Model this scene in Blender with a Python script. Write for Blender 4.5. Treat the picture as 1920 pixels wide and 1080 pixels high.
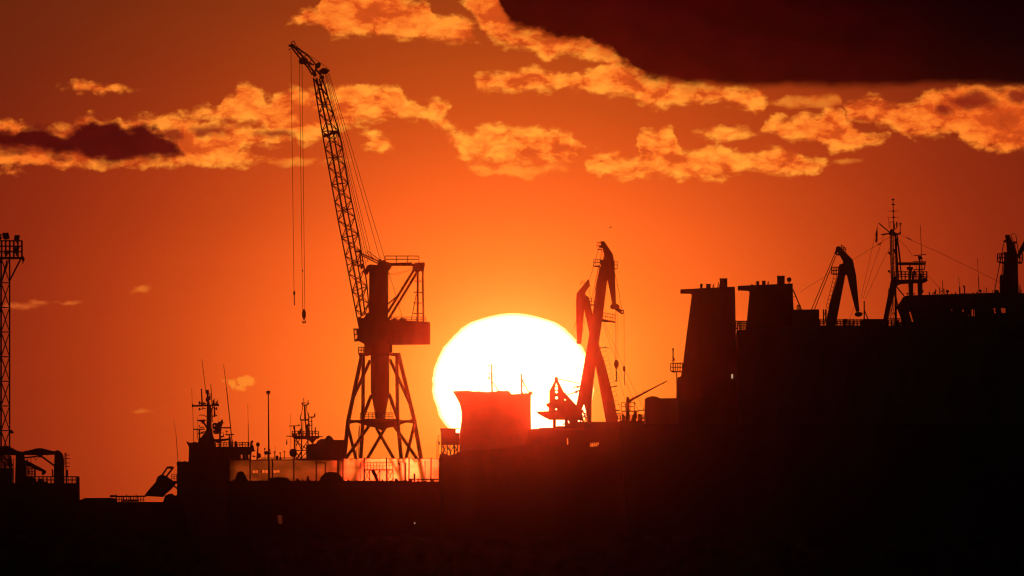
import bpy, math, random
from mathutils import Vector
R = math.radians
random.seed(7)
scene = bpy.context.scene
for o in list(bpy.data.objects): bpy.data.objects.remove(o, do_unlink=True)
COL = scene.collection

# ------------------------------------------------------------------ camera
# a long telephoto lens 2.4 - 5.2 km from the harbour: 33000 photo pixels per radian
F, CX, CY, HZ, CAMZ = 33000.0, 960.0, 540.0, 960.0, 10.0
PITCH = math.atan((HZ - CY) / F)
cam_d = bpy.data.cameras.new('camera'); cam = bpy.data.objects.new('camera', cam_d); COL.objects.link(cam)
cam_d.sensor_width = 36.0; cam_d.lens = 36.0 * F / 1920.0
cam_d.clip_start = 1.0; cam_d.clip_end = 60000.0
cam.location = (0, 0, CAMZ); cam.rotation_euler = (math.pi / 2 + PITCH, 0, 0)
scene.camera = cam
scene.render.resolution_x, scene.render.resolution_y = 1024, 576

# ------------------------------------------------------------------ exposure and sampling
vs = scene.view_settings
scene.display_settings.display_device = 'sRGB'
vs.view_transform = 'Standard'; vs.look = 'None'; vs.exposure = 0.0; vs.gamma = 1.0; vs.use_curve_mapping = False
scene.render.engine = 'CYCLES'
cy = scene.cycles
cy.max_bounces = 6; cy.volume_bounces = 0; cy.transparent_max_bounces = 24
cy.diffuse_bounces = 1; cy.glossy_bounces = 1; cy.transmission_bounces = 4
cy.use_denoising = True; cy.denoiser = 'OPENIMAGEDENOISE'; cy.use_adaptive_sampling = False
cy.sample_clamp_indirect = 2.0; cy.filter_width = 1.25

# ------------------------------------------------------------------ sun lamp (low, straight behind the harbour)
SUNX, SUNY = 962.0, 722.0                       # where the disc stands in the photograph
SUN_AZ, SUN_EL = (SUNX - CX) / F, (HZ - SUNY) / F
sun_d = bpy.data.lights.new('sun', 'SUN'); sun = bpy.data.objects.new('sun', sun_d); COL.objects.link(sun)
sun_d.energy = 0.0108; sun_d.angle = R(0.53); sun_d.color = (1.0, 0.036, 0.006)
sd_ = Vector((math.sin(SUN_AZ) * math.cos(SUN_EL), math.cos(SUN_AZ) * math.cos(SUN_EL), math.sin(SUN_EL)))
sun.rotation_euler = sd_.to_track_quat('Z', 'Y').to_euler()
HAZE_DENSITY, HAZE_G = 1.0e-5, 0.9975

SKY_GAIN, DISC = 0.97, (8.0, 2.8, 1.12)          # the sky and disc are seen through the haze

# ------------------------------------------------------------------ world: sunset sky with clouds
world = bpy.data.worlds.new('World'); scene.world = world; world.use_nodes = True
NT = world.node_tree; NT.nodes.clear()

class N:                                        # small arithmetic on node sockets
    def __init__(s, k): s.k = k
    def __add__(a, b): return mth('ADD', a, b)
    __radd__ = __add__
    def __sub__(a, b): return mth('SUBTRACT', a, b)
    def __rsub__(a, b): return mth('SUBTRACT', b, a)
    def __mul__(a, b): return mth('MULTIPLY', a, b)
    __rmul__ = __mul__
    def __truediv__(a, b): return mth('DIVIDE', a, b)
def put(sock, v):
    if isinstance(v, N): NT.links.new(v.k, sock)
    else: sock.default_value = v
def mth(op, a, b=None, c=None):
    n = NT.nodes.new('ShaderNodeMath'); n.operation = op
    put(n.inputs[0], a)
    if b is not None: put(n.inputs[1], b)
    if c is not None: put(n.inputs[2], c)
    return N(n.outputs[0])
def mn(a, b): return mth('MINIMUM', a, b)
def mx(a, b): return mth('MAXIMUM', a, b)
def sstep(v, a, b, lo=0.0, hi=1.0):
    n = NT.nodes.new('ShaderNodeMapRange'); n.interpolation_type = 'SMOOTHSTEP'
    put(n.inputs[0], v); n.inputs[1].default_value = a; n.inputs[2].default_value = b
    n.inputs[3].default_value = lo; n.inputs[4].default_value = hi
    return N(n.outputs[0])
def comb(x, y, z=0.0):
    n = NT.nodes.new('ShaderNodeCombineXYZ'); put(n.inputs[0], x); put(n.inputs[1], y); put(n.inputs[2], z); return N(n.outputs[0])
def noise(vec, scale, detail, rough=0.55):
    n = NT.nodes.new('ShaderNodeTexNoise'); n.noise_dimensions = '2D'
    put(n.inputs['Vector'], vec); n.inputs['Scale'].default_value = scale
    n.inputs['Detail'].default_value = detail; n.inputs['Roughness'].default_value = rough
    return N(n.outputs[0])
def curve(t, pts, x0, x1, y0, y1):              # piecewise-linear y(x)
    n = NT.nodes.new('ShaderNodeFloatCurve'); m = n.mapping; c = m.curves[0]
    m.use_clip = False
    q = [((x - x0) / (x1 - x0), (y - y0) / (y1 - y0)) for x, y in pts]
    c.points[0].location = q[0]; c.points[1].location = q[-1]
    for p in q[1:-1]: c.points.new(*p)
    for p in c.points: p.handle_type = 'AUTO'
    m.update()
    put(n.inputs['Value'], t); n.inputs['Factor'].default_value = 1.0
    return N(n.outputs[0]) * (y1 - y0) + y0
def mixc(f, a, b):
    n = NT.nodes.new('ShaderNodeMix'); n.data_type = 'RGBA'
    put(n.inputs[0], f)
    for i, v in ((6, a), (7, b)):
        if isinstance(v, N): NT.links.new(v.k, n.inputs[i])
        else: n.inputs[i].default_value = (*v, 1)
    return N(n.outputs[2])
def scalec(c, f):
    n = NT.nodes.new('ShaderNodeVectorMath'); n.operation = 'SCALE'
    if isinstance(c, N): NT.links.new(c.k, n.inputs[0])
    else: n.inputs[0].default_value = c
    put(n.inputs[3], f); return N(n.outputs[0])
def addc(a, b):
    n = NT.nodes.new('ShaderNodeVectorMath'); n.operation = 'ADD'
    NT.links.new(a.k, n.inputs[0]); NT.links.new(b.k, n.inputs[1]); return N(n.outputs[0])
def ramp(f, stops):
    n = NT.nodes.new('ShaderNodeValToRGB'); r = n.color_ramp; r.interpolation = 'LINEAR'
    e = r.elements
    e[0].position, e[0].color = stops[0][0], (*stops[0][1], 1)
    e[1].position, e[1].color = stops[-1][0], (*stops[-1][1], 1)
    for p, c in stops[1:-1]:
        k = e.new(p); k.color = (*c, 1)
    put(n.inputs[0], f); return N(n.outputs[0])
def lin(r, g, b):
    f = lambda v: (v / 255 / 12.92) if v <= 10.3 else ((v / 255 + 0.055) / 1.055) ** 2.4
    return (f(r), f(g), f(b))

tc = NT.nodes.new('ShaderNodeTexCoord'); sx = NT.nodes.new('ShaderNodeSeparateXYZ')
NT.links.new(tc.outputs['Generated'], sx.inputs[0])
dX, dY, dZ = N(sx.outputs[0]), N(sx.outputs[1]), N(sx.outputs[2])
# world azimuth and elevation, counted in steps of 1/33000 rad (one photo pixel); HZ is the horizon
SX = mth('ARCTAN2', dX, dY) * F + CX
SY = HZ - mth('ARCSINE', mn(mx(dZ, -1.0), 1.0)) * F
# --- clear sky: glow falling off with the angle from the sun
ddx, ddy = SX - SUNX, SY - SUNY
up = mx(SUNY - SY, 0.0)
rad = mth('SQRT', ddx * ddx + ddy * ddy * 1.45)
SKY = [(0, (255, 165, 48)), (150, (255, 152, 42)), (260, (255, 130, 35)), (400, (253, 107, 33)), (520, (232, 90, 28)), (640, (204, 73, 23)),
       (800, (174, 56, 19)), (960, (148, 44, 17)), (1150, (122, 34, 15)), (1600, (76, 20, 13)), (2600, (34, 12, 10)), (6000, (16, 8, 9)), (20000, (8, 6, 9))]
t = mth('POWER', mn(rad / 20000.0, 1.0), 0.5)
base = ramp(t, [((r / 20000) ** 0.5, lin(*c)) for r, c in SKY])
# high sky turns from red to brown: red falls and green rises a little with elevation
brown = sstep(up, 330.0, 900.0)
bs = NT.nodes.new('ShaderNodeSeparateXYZ'); NT.links.new(base.k, bs.inputs[0])
base = comb(N(bs.outputs[0]) * (1.0 - brown * 0.05), N(bs.outputs[1]) * (1.0 + brown * 0.62), N(bs.outputs[2]))
# faint low streaks
streak = noise(comb(SX * 0.0012, SY * 0.012), 1.0, 3.0)
base = scalec(base, 0.955 + streak * 0.09)
# --- the rest of the dome: a dim physical sky at the same sun position
nis = NT.nodes.new('ShaderNodeTexSky'); nis.sky_type = 'NISHITA'; nis.sun_disc = False
nis.sun_elevation = SUN_EL; nis.sun_rotation = SUN_AZ; nis.altitude = 0
nis.dust_density = 4.0
base = addc(base, scalec(N(nis.outputs[0]), 0.0004))

# --- clouds
P = comb(SX * 0.01, SY * 0.01)
w1 = noise(P, 2.1, 4.0, 0.6); w2 = noise(comb(SX * 0.01 + 37.0, SY * 0.01 + 11.0), 2.1, 4.0, 0.6)
CXw = SX + (w1 - 0.5) * 40.0
CYw = SY + (w2 - 0.5) * 20.0
fine = noise(comb(SX * 0.0085 + 5.0, SY * 0.015), 2.6, 6.0, 0.55)
vn = NT.nodes.new('ShaderNodeTexVoronoi'); vn.voronoi_dimensions = '2D'; vn.feature = 'SMOOTH_F1'; vn.normalize = True
put(vn.inputs['Vector'], comb(CXw * 0.0078 + 5.0, CYw * 0.0155)); vn.inputs['Scale'].default_value = 2.6
vn.inputs['Detail'].default_value = 3.0; vn.inputs['Roughness'].default_value = 0.55; vn.inputs['Lacunarity'].default_value = 2.1; vn.inputs['Smoothness'].default_value = 0.35
puff = (0.30 - N(vn.outputs['Distance'])) * 3.0          # billows: rounded heads with creases between
big = noise(comb(SX * 0.01 - 9.0, SY * 0.014 + 3.0), 0.95, 4.0, 0.6)
rough_edge = (fine - 0.5) * 30.0 + puff * 10.0 + 2.0

def band(top, bot):                             # signed distance to a cloud bank with a top and a bottom profile
    x0, x1 = min(top[0][0], bot[0][0]), max(top[-1][0], bot[-1][0])
    t = (CXw - x0) / (x1 - x0)
    ys = [p[1] for p in top + bot]
    y0, y1 = min(ys) - 20.0, max(ys) + 20.0
    s = mn(CYw - curve(t, top, x0, x1, y0, y1), curve(t, bot, x0, x1, y0, y1) - CYw)
    return mn(s, mn(CXw - x0, x1 - CXw))
def blob(x, y, rx, ry):
    a, b = (CXw - x) / rx, (CYw - y) / ry
    return (1.0 - mth('SQRT', a * a + b * b)) * min(rx, ry * 1.3)
def union(l):
    s = l[0]
    for q in l[1:]: s = mx(s, q)
    return s
BANDS = [
 ([(-300,250),(0,232),(12,226),(40,231),(75,242),(130,234),(170,216),(200,224),(250,221),(330,218),(390,229),(430,231),(480,240),(520,250),(542,262)],
  [(-300,300),(0,306),(60,313),(150,313),(220,315),(330,313),(400,309),(432,302),(450,278),(480,272),(542,268)]),
 ([(370,284),(420,281),(450,283),(480,291),(508,298)], [(370,310),(430,314),(470,305),(508,300)]),
 ([(348,210),(370,206),(405,196),(416,180),(440,172),(457,157),(480,165),(505,186),(525,172),(560,164),(590,168),(640,161),(690,164),(745,163),(765,184),(800,200),(818,215)],
  [(348,215),(420,226),(470,232),(500,242),(540,252),(580,270),(600,264),(650,242),(700,227),(750,222),(790,224),(818,222)]),
 ([(540,36),(560,27),(572,17),(600,13),(610,-14),(740,-22),(760,4),(800,1),(815,22),(850,30),(890,42)],
  [(540,42),(590,46),(625,66),(700,70),(750,71),(800,76),(860,82),(890,82)]),
 ([(872,-60),(1000,-60),(1100,20),(1170,60),(1210,110)], [(872,8),(895,42),(920,72),(950,86),(985,91),(1010,101),(1030,116),(1045,102),(1080,106),(1130,118),(1165,140),(1210,150)]),
 ([(888,160),(900,136),(920,142),(960,134),(1000,129),(1060,137),(1100,134),(1120,121),(1150,112),(1200,135),(1250,146),(1330,155),(1436,170)],
  [(888,166),(960,169),(1040,166),(1100,173),(1180,179),(1200,192),(1235,202),(1270,194),(1330,191),(1370,196),(1400,207),(1425,214),(1436,202)]),
 ([(836,262),(850,250),(880,255),(900,240),(930,234),(955,240),(970,235),(1000,239),(1060,247),(1090,269),(1102,285)],
  [(836,270),(860,286),(885,299),(930,301),(1000,304),(1050,302),(1102,296)]),
 ([(1096,292),(1130,284),(1160,287),(1180,299),(1196,276),(1206,252),(1250,240),(1270,265),(1290,284),(1330,269),(1360,271),(1390,289),(1420,291),(1455,276),(1490,287),(1520,296),(1550,305)],
  [(1096,302),(1110,321),(1160,334),(1200,331),(1250,332),(1310,335),(1350,329),(1400,319),(1440,325),(1500,327),(1530,323),(1550,311)]),
 ([(1426,238),(1450,221),(1480,224),(1500,211),(1530,214),(1550,202),(1575,204),(1590,219),(1620,244),(1665,258)],
  [(1426,246),(1460,251),(1475,264),(1510,263),(1535,271),(1560,285),(1590,284),(1620,277),(1665,263)]),
 ([(1586,196),(1600,186),(1640,184),(1660,189),(1700,194),(1730,177),(1780,164),(1830,161),(1870,167),(1900,162),(1920,164),(2300,180)],
  [(1586,215),(1610,231),(1650,233),(1680,241),(1700,254),(1730,256),(1790,251),(1820,273),(1850,282),(1920,282),(2300,290)]),
]
FAINT = [([(882,311),(900,305),(930,312),(960,307),(1000,315),(1030,307),(1068,312)], [(882,318),(910,327),(960,329),(990,340),(1010,331),(1068,319)]),
         ([(1440,190),(1470,182),(1510,178),(1560,178),(1585,186)], [(1440,196),(1480,203),(1520,205),(1560,204),(1585,196)])]
SMALL = [(822,206,28,21),(832,233,20,12),(706,272,27,14),(704,254,15,6),(890,2,20,9),(1357,253,46,14),(150,165,17,11),(183,167,36,8),(20,322,20,9),
         (1340,335,9,4)]
LOWISP = [(266,541,17,7),(40,574,42,6),(72,569,20,6),(128,566,24,6),(265,771,18,4)]
WISP = [(1585,305,24,4),(560,302,90,9),(620,168,30,9)]
sdm = union([band(*b) for b in BANDS] + [blob(*b) for b in SMALL])
sdf = union([band(*b) for b in FAINT] + [blob(*b) for b in WISP])
m_main = sstep(sdm + rough_edge, -5.0, 14.0) * sstep(big + puff * 0.3, 0.14, 0.40, 0.66, 1.0)
m_faint = sstep(sdf + rough_edge * 0.45, -3.0, 10.0) * 0.55
m_cloud = mx(m_main, m_faint)
# light and shade inside the banks: relief of the noise, thicker parts a little duller
thick = mx(sdm, 0.0)                             # thin edges glow, thick cores are duller
relief = sstep(puff * 0.6 + (big - 0.5) * 1.25 + (fine - 0.5) * 0.5 - thick * 0.010 + 0.60, 0.10, 0.92)
far = sstep(rad, 500.0, 1250.0)
c_lit = mixc(far, (1.15, 0.40, 0.040), (1.08, 0.225, 0.020))
c_dim = mixc(far, (0.98, 0.155, 0.015), (0.84, 0.105, 0.011))
shade = sstep(puff * 0.6 + (big - 0.5) * 1.1 + (fine - 0.5) * 0.7 - thick * 0.008, -0.16, -0.52) * 0.70
c_cloud = mixc(shade, mixc(relief, c_dim, c_lit), lin(196, 68, 22))
sky = mixc(m_cloud, base, c_cloud)
# dark, thick clouds
DARK1 = band([(-300,258),(-10,254),(20,244),(60,239),(110,246),(150,235),(200,230),(250,236),(290,240),(310,262),(332,285)],
             [(-300,286),(0,283),(100,286),(150,290),(180,300),(250,301),(300,298),(332,290)])
d_soft = (fine - 0.5) * 34.0 + (w2 - 0.5) * 20.0
m_d0 = sstep(DARK1 + d_soft * 1.1, -13.0, 8.0) * 0.60
m_d1 = sstep(DARK1 + d_soft + 1.0, -10.0, 13.0)
m_d2 = sstep(union([blob(392,246,50,13), blob(318,252,26,16), blob(1822,190,62,18), blob(1770,205,24,14), blob(1905,180,26,14), blob(510,252,40,7), blob(120,300,22,5)]) + (fine - 0.5) * 24.0, -5.0, 14.0) * 0.88
sky = mixc(m_d2, sky, lin(128, 30, 18))
sky = mixc(m_d0, sky, lin(140, 36, 20))
sky = mixc(m_d1, sky, scalec(lin(78, 9, 9), 0.4 + big * 1.2))
# the great cloud high on the right
bx0, bx1 = 930.0, 2600.0
tt = (SX + (w1 - 0.5) * 16.0 - bx0) / (bx1 - bx0)
edge = curve(tt, [(930,-40),(942,20),(955,44),(990,60),(1030,68),(1080,76),(1120,88),(1150,104),(1175,124),(1200,142),(1240,152),(1300,160),(1400,165),(1500,163),(1600,165),(1700,162),(1800,160),(1920,163),(2200,150),(2600,60)], bx0, bx1, -50, 200)
great = mn(mn(edge - SY, SX - bx0 + 4.0), mn(bx1 - SX, SY + 900.0))
soft_l = sstep(SX, 1150.0, 1420.0, 1.0, 0.22)
m_great = sstep(great + ((fine - 0.5) * 44.0 + (w2 - 0.5) * 26.0) * soft_l, -9.0, 15.0)
m_great2 = sstep(great + (fine - 0.5) * 50.0 * soft_l, -26.0, 14.0) * 0.45 * sstep(SX, 1300.0, 1420.0, 1.0, 0.15)
g_far = sstep(rad, 650.0, 1250.0)
c_great = scalec(mixc(g_far, lin(66, 3, 3), lin(9, 0, 2)), 0.25 + big * 1.5)
sky = mixc(mx(m_great, m_great2), sky, c_great)
# --- low sky: only a few wisps
lw = noise(comb(SX * 0.01 + 5.0, SY * 0.0125 + 2.0), 3.0, 5.0, 0.58)
lx, ly = SX + (lw - 0.5) * 30.0, SY + (noise(comb(SX * 0.01 + 17.0, SY * 0.01), 2.1, 3.0) - 0.5) * 20.0
def lowblob(x, y, rx, ry):
    a, b = (lx - x) / rx, (ly - y) / ry
    return (1.0 - mth('SQRT', a * a + b * b)) * min(rx, ry * 1.3)
m_lo = sstep(union([lowblob(432, 720, 14, 9), lowblob(450, 725, 18, 6), lowblob(466, 717, 18, 9)]) + (lw - 0.5) * 34.0 - 0.5, -2.0, 7.0) * 0.72
m_lo2 = sstep(union([lowblob(*b) for b in LOWISP]) + (lw - 0.5) * 14.0, -3.0, 8.0) * 0.55
low = mixc(mx(m_lo, m_lo2), base, mixc(sstep(rad, 500.0, 1000.0), lin(255, 150, 45), lin(236, 105, 42)))
# --- the sun's disc: flattened by refraction, its limb slightly uneven
limb = noise(comb(SY * 0.035, 3.0), 1.0, 3.0) * 9.0 - 4.5
ex, ey = ddx / 153.0, mth('SUBTRACT', SY, SUNY) / 137.0
er = mth('SQRT', ex * ex + ey * ey) * 150.0
m_sun = sstep(er + limb, 146.5, 150.0, 1.0, 0.0)
limb_c = sstep(er + limb, 138.0, 149.0)
low = mixc(m_sun, scalec(low, SKY_GAIN), mixc(limb_c, DISC, (5.0, 1.5, 0.45)))
bg_hi = NT.nodes.new('ShaderNodeBackground'); sky = scalec(sky, SKY_GAIN); NT.links.new(sky.k, bg_hi.inputs[0])
bg_lo = NT.nodes.new('ShaderNodeBackground'); NT.links.new(low.k, bg_lo.inputs[0])
zone = mth('GREATER_THAN', mn(360.0 - SY, SY + 1500.0), 0.0)
ms = NT.nodes.new('ShaderNodeMixShader'); NT.links.new(zone.k, ms.inputs[0]); NT.links.new(bg_lo.outputs[0], ms.inputs[1]); NT.links.new(bg_hi.outputs[0], ms.inputs[2])
wo = NT.nodes.new('ShaderNodeOutputWorld'); NT.links.new(ms.outputs[0], wo.inputs[0])
world.cycles.sampling_method = 'NONE'

# ------------------------------------------------------------------ materials
def material(name, col, rough=0.7, var=0.25, scale=0.6, metal=0.0, spec=0.25, streak=0.0):
    m = bpy.data.materials.new(name); m.use_nodes = True
    nt = m.node_tree; b = nt.nodes['Principled BSDF']
    tcn = nt.nodes.new('ShaderNodeTexCoord'); nz = nt.nodes.new('ShaderNodeTexNoise')
    mp = nt.nodes.new('ShaderNodeMapping'); mp.inputs['Scale'].default_value = (scale, scale, scale * (0.25 if streak else 1.0))
    nt.links.new(tcn.outputs['Object'], mp.inputs[0]); nt.links.new(mp.outputs[0], nz.inputs['Vector'])
    nz.inputs['Scale'].default_value = 1.0; nz.inputs['Detail'].default_value = 5.0
    rp = nt.nodes.new('ShaderNodeValToRGB'); nt.links.new(nz.outputs[0], rp.inputs[0])
    rp.color_ramp.elements[0].position, rp.color_ramp.elements[1].position = 0.3, 0.7
    rp.color_ramp.elements[0].color = (*[c * (1 - var) for c in col], 1)
    rp.color_ramp.elements[1].color = (*[min(1, c * (1 + var)) for c in col], 1)
    nt.links.new(rp.outputs[0], b.inputs['Base Color'])
    b.inputs['Roughness'].default_value = rough; b.inputs['Metallic'].default_value = metal
    b.inputs['Specular IOR Level'].default_value = spec
    return m
STEEL = material('weathered steel', (0.10, 0.10, 0.11))
CRANE = material('crane paint', (0.16, 0.11, 0.05), streak=1)
HULL = material('hull paint', (0.07, 0.08, 0.10), scale=0.15, streak=1)
HOUSE = material('superstructure paint', (0.22, 0.22, 0.22), scale=0.3, streak=1)
GREYSHIP = material('warship grey', (0.16, 0.17, 0.18), scale=0.3, streak=1)
FUNNEL = material('funnel paint', (0.12, 0.09, 0.08), scale=0.3, streak=1)
ROPE = material('wire rope', (0.05, 0.05, 0.05))
BLACK = material('black rubber', (0.03, 0.03, 0.03))
TARP = material('dark tarpaulin', (0.05, 0.055, 0.05), scale=1.5)
STONE = material('breakwater stone', (0.09, 0.085, 0.08), rough=0.95, scale=0.4, var=0.5, spec=0.1)
CONC = material('quay concrete', (0.10, 0.10, 0.095), rough=0.95, scale=0.05, var=0.3, spec=0.1)
FEATHER = material('feathers', (0.08, 0.08, 0.08), scale=30)
def emitter(name, col, strength):
    m = bpy.data.materials.new(name); m.use_nodes = True; nt = m.node_tree; nt.nodes.clear()
    e = nt.nodes.new('ShaderNodeEmission'); e.inputs[0].default_value = (*col, 1); e.inputs[1].default_value = strength
    o = nt.nodes.new('ShaderNodeOutputMaterial'); nt.links.new(e.outputs[0], o.inputs[0]); return m
LAMPW = emitter('white deck lamp', (1.0, 0.55, 0.35), 0.7)
LAMPO = emitter('dim orange lamp', (1.0, 0.14, 0.05), 0.06)
def sheeting(name, lo, hi):                                  # plastic sheet: what is behind shows only blurred and dulled
    m = bpy.data.materials.new(name); m.use_nodes = True; nt = m.node_tree; nt.nodes.clear()
    tcn = nt.nodes.new('ShaderNodeTexCoord'); mp = nt.nodes.new('ShaderNodeMapping'); mp.inputs['Scale'].default_value = (0.35, 0.35, 0.7)
    nz = nt.nodes.new('ShaderNodeTexNoise'); nz.inputs['Scale'].default_value = 1.0; nz.inputs['Detail'].default_value = 5
    nt.links.new(tcn.outputs['Object'], mp.inputs[0]); nt.links.new(mp.outputs[0], nz.inputs['Vector'])
    rp = nt.nodes.new('ShaderNodeValToRGB'); nt.links.new(nz.outputs[0], rp.inputs[0])
    rp.color_ramp.elements[0].position, rp.color_ramp.elements[1].position = 0.32, 0.7
    rp.color_ramp.elements[0].color = (lo, lo, lo * .95, 1); rp.color_ramp.elements[1].color = (hi, hi, hi * .95, 1)
    rf = nt.nodes.new('ShaderNodeBsdfRefraction'); rf.inputs['Roughness'].default_value = 0.25; rf.inputs['IOR'].default_value = 1.08
    nt.links.new(rp.outputs[0], rf.inputs['Color'])
    tl = nt.nodes.new('ShaderNodeBsdfTranslucent'); tl.inputs[0].default_value = (0.5, 0.48, 0.45, 1)
    mx_ = nt.nodes.new('ShaderNodeMixShader'); mx_.inputs[0].default_value = 0.05
    nt.links.new(rf.outputs[0], mx_.inputs[1]); nt.links.new(tl.outputs[0], mx_.inputs[2])
    o = nt.nodes.new('ShaderNodeOutputMaterial'); nt.links.new(mx_.outputs[0], o.inputs[0]); return m
SHEET, SHEET_DARK = sheeting('lighter plastic sheeting', 0.50, 1.0), sheeting('darker plastic sheeting', 0.22, 0.55)  # same sheeting in two tints, the darker one for the left panels
def glass():
    m = bpy.data.materials.new('window glass'); m.use_nodes = True; nt = m.node_tree; nt.nodes.clear()
    t_ = nt.nodes.new('ShaderNodeBsdfTransparent'); t_.inputs[0].default_value = (0.86, 0.86, 0.84, 1)
    g_ = nt.nodes.new('ShaderNodeBsdfGlossy'); g_.inputs['Roughness'].default_value = 0.05
    x_ = nt.nodes.new('ShaderNodeMixShader'); x_.inputs[0].default_value = 0.06
    nt.links.new(t_.outputs[0], x_.inputs[1]); nt.links.new(g_.outputs[0], x_.inputs[2])
    o = nt.nodes.new('ShaderNodeOutputMaterial'); nt.links.new(x_.outputs[0], o.inputs[0]); return m
GLASS = glass()

# ------------------------------------------------------------------ mesh building
import bmesh
from mathutils.geometry import tessellate_polygon
class Thing:
    """A thing at D metres. Outlines are given in photo pixels of its own plane (x right, y down, d metres of depth) and become metres."""
    def __init__(s, name, label, cat, D, x, y, group=None):
        s.D, s.s = D, D / F
        s.base = Vector(((x - CX) * s.s, D, CAMZ + (HZ - y) * s.s))
        s.o = bpy.data.objects.new(name, None); s.o.empty_display_size = 1.0; COL.objects.link(s.o); s.o.location = s.base
        s.o['label'] = label; s.o['category'] = cat
        if group: s.o['group'] = group
    def w(s, p): return Vector(((p[0] - CX) * s.s, s.D + (p[2] if len(p) > 2 else 0.0), CAMZ + (HZ - p[1]) * s.s)) - s.base
    def part(s, name, mb, mat, parent=None, label=None):
        me = mb.mesh(name, mat); o = bpy.data.objects.new(name, me); COL.objects.link(o)
        o.parent = parent or s.o
        if label: o['label'] = label
        return o
class MB:
    def __init__(s, T): s.T, s.v, s.f = T, [], []
    def mesh(s, name, mat):
        me = bpy.data.meshes.new(name); me.from_pydata(s.v, [], s.f); me.materials.append(mat)
        bm = bmesh.new(); bm.from_mesh(me); bmesh.ops.recalc_face_normals(bm, faces=bm.faces[:]); bm.to_mesh(me); bm.free(); me.update()
        return me
    def prism(s, pts, d0=-1.0, d1=1.0, holes=(), taper=1.0):
        loops = [pts] + list(holes); flat = [p for l in loops for p in l]; n = len(flat); b = len(s.v)
        cx = sum(p[0] for p in pts) / len(pts); cyy = sum(p[1] for p in pts) / len(pts)
        for d, k in ((d0, 1.0), (d1, taper)):
            for p in flat: s.v.append(s.T.w((cx + (p[0] - cx) * k, cyy + (p[1] - cyy) * k, d)))
        tris = tessellate_polygon([[Vector((p[0], p[1], 0)) for p in l] for l in loops])
        for t_ in tris:
            s.f.append([b + i for i in t_]); s.f.append([b + n + i for i in reversed(t_)])
        k = 0
        for l in loops:
            m = len(l)
            for i in range(m):
                j = (i + 1) % m; s.f.append([b + k + i, b + k + j, b + n + k + j, b + n + k + i])
            k += m
        return s
    def box(s, x0, y0, x1, y1, d0=-1.0, d1=1.0): return s.prism([(x0, y0), (x1, y0), (x1, y1), (x0, y1)], d0, d1)
    def bar(s, a, b, r=0.5, r2=None, n=6):
        k = 1.15 if r < 0.4 else (1.42 if r < 1.3 else 1.0)
        r, r2 = r * k, (None if r2 is None else r2 * k)
        A, B = s.T.w(a), s.T.w(b); ax = (B - A)
        if ax.length < 1e-6: return s
        z = ax.normalized(); u = z.orthogonal().normalized(); v = z.cross(u); q = len(s.v)
        for C, rr in ((A, r * s.T.s), (B, (r if r2 is None else r2) * s.T.s)):
            for i in range(n):
                t_ = 2 * math.pi * (i + 0.5) / n; s.v.append(C + (u * math.cos(t_) + v * math.sin(t_)) * rr)
        for i in range(n):
            j = (i + 1) % n; s.f.append([q + i, q + j, q + n + j, q + n + i])
        s.f.append([q + i for i in reversed(range(n))]); s.f.append([q + n + i for i in range(n)])
        return s
    def poly(s, pts, r=0.5, n=6):
        for a, b in zip(pts, pts[1:]): s.bar(a, b, r, n=n)
        return s
    def rev(s, cx, d, prof, n=14):              # turned about an upright axis; prof = [(y, r)]
        q = len(s.v)
        for y, r in prof:
            for i in range(n):
                t_ = 2 * math.pi * i / n; s.v.append(s.T.w((cx + r * math.cos(t_), y, d + r * math.sin(t_) * s.T.s)))
        for k in range(len(prof) - 1):
            for i in range(n):
                j = (i + 1) % n; s.f.append([q + k * n + i, q + k * n + j, q + (k + 1) * n + j, q + (k + 1) * n + i])
        s.f.append([q + i for i in range(n)]); s.f.append([q + (len(prof) - 1) * n + i for i in range(n)])
        return s
    def ball(s, x, y, rx, ry=None, d=0.0):
        ry = ry or rx
        return s.rev(x, d, [(y - ry * math.cos(math.pi * k / 8), max(0.02, rx * math.sin(math.pi * k / 8))) for k in range(9)], 12)
    def disc(s, x, y, r, d0, d1, ry=None, n=18, tilt=0.0):
        ry = ry or r; c, w = math.cos(tilt), math.sin(tilt); pts = []
        for i in range(n):
            t_ = 2 * math.pi * i / n; a, b = r * math.cos(t_), ry * math.sin(t_); pts.append((x + a * c - b * w, y + a * w + b * c))
        return s.prism(pts, d0, d1)
    def rail(s, pts, h=12.0, step=8.0, r=0.38, rails=3):   # guard rail along a path of deck points
        for a, b in zip(pts, pts[1:]):
            da = [a[0], a[1], a[2] if len(a) > 2 else 0.0]; db = [b[0], b[1], b[2] if len(b) > 2 else 0.0]
            L = math.sqrt((da[0] - db[0]) ** 2 + (da[1] - db[1]) ** 2 + ((da[2] - db[2]) / s.T.s) ** 2)
            k = max(1, int(round(L / step)))
            for i in range(k + 1):
                p = [da[j] + (db[j] - da[j]) * i / k for j in range(3)]; s.bar(p, (p[0], p[1] - h, p[2]), r, n=4)
            for q in range(1, rails + 1):
                e = h * q / rails; s.bar((da[0], da[1] - e, da[2]), (db[0], db[1] - e, db[2]), r, n=4)
        return s
    def rails_box(s, x0, x1, y, d0, d1, h=12.0, step=8.0, r=0.38, rails=3):
        return s.rail([(x0, y, d0), (x1, y, d0), (x1, y, d1), (x0, y, d1), (x0, y, d0)], h, step, r, rails)
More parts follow.
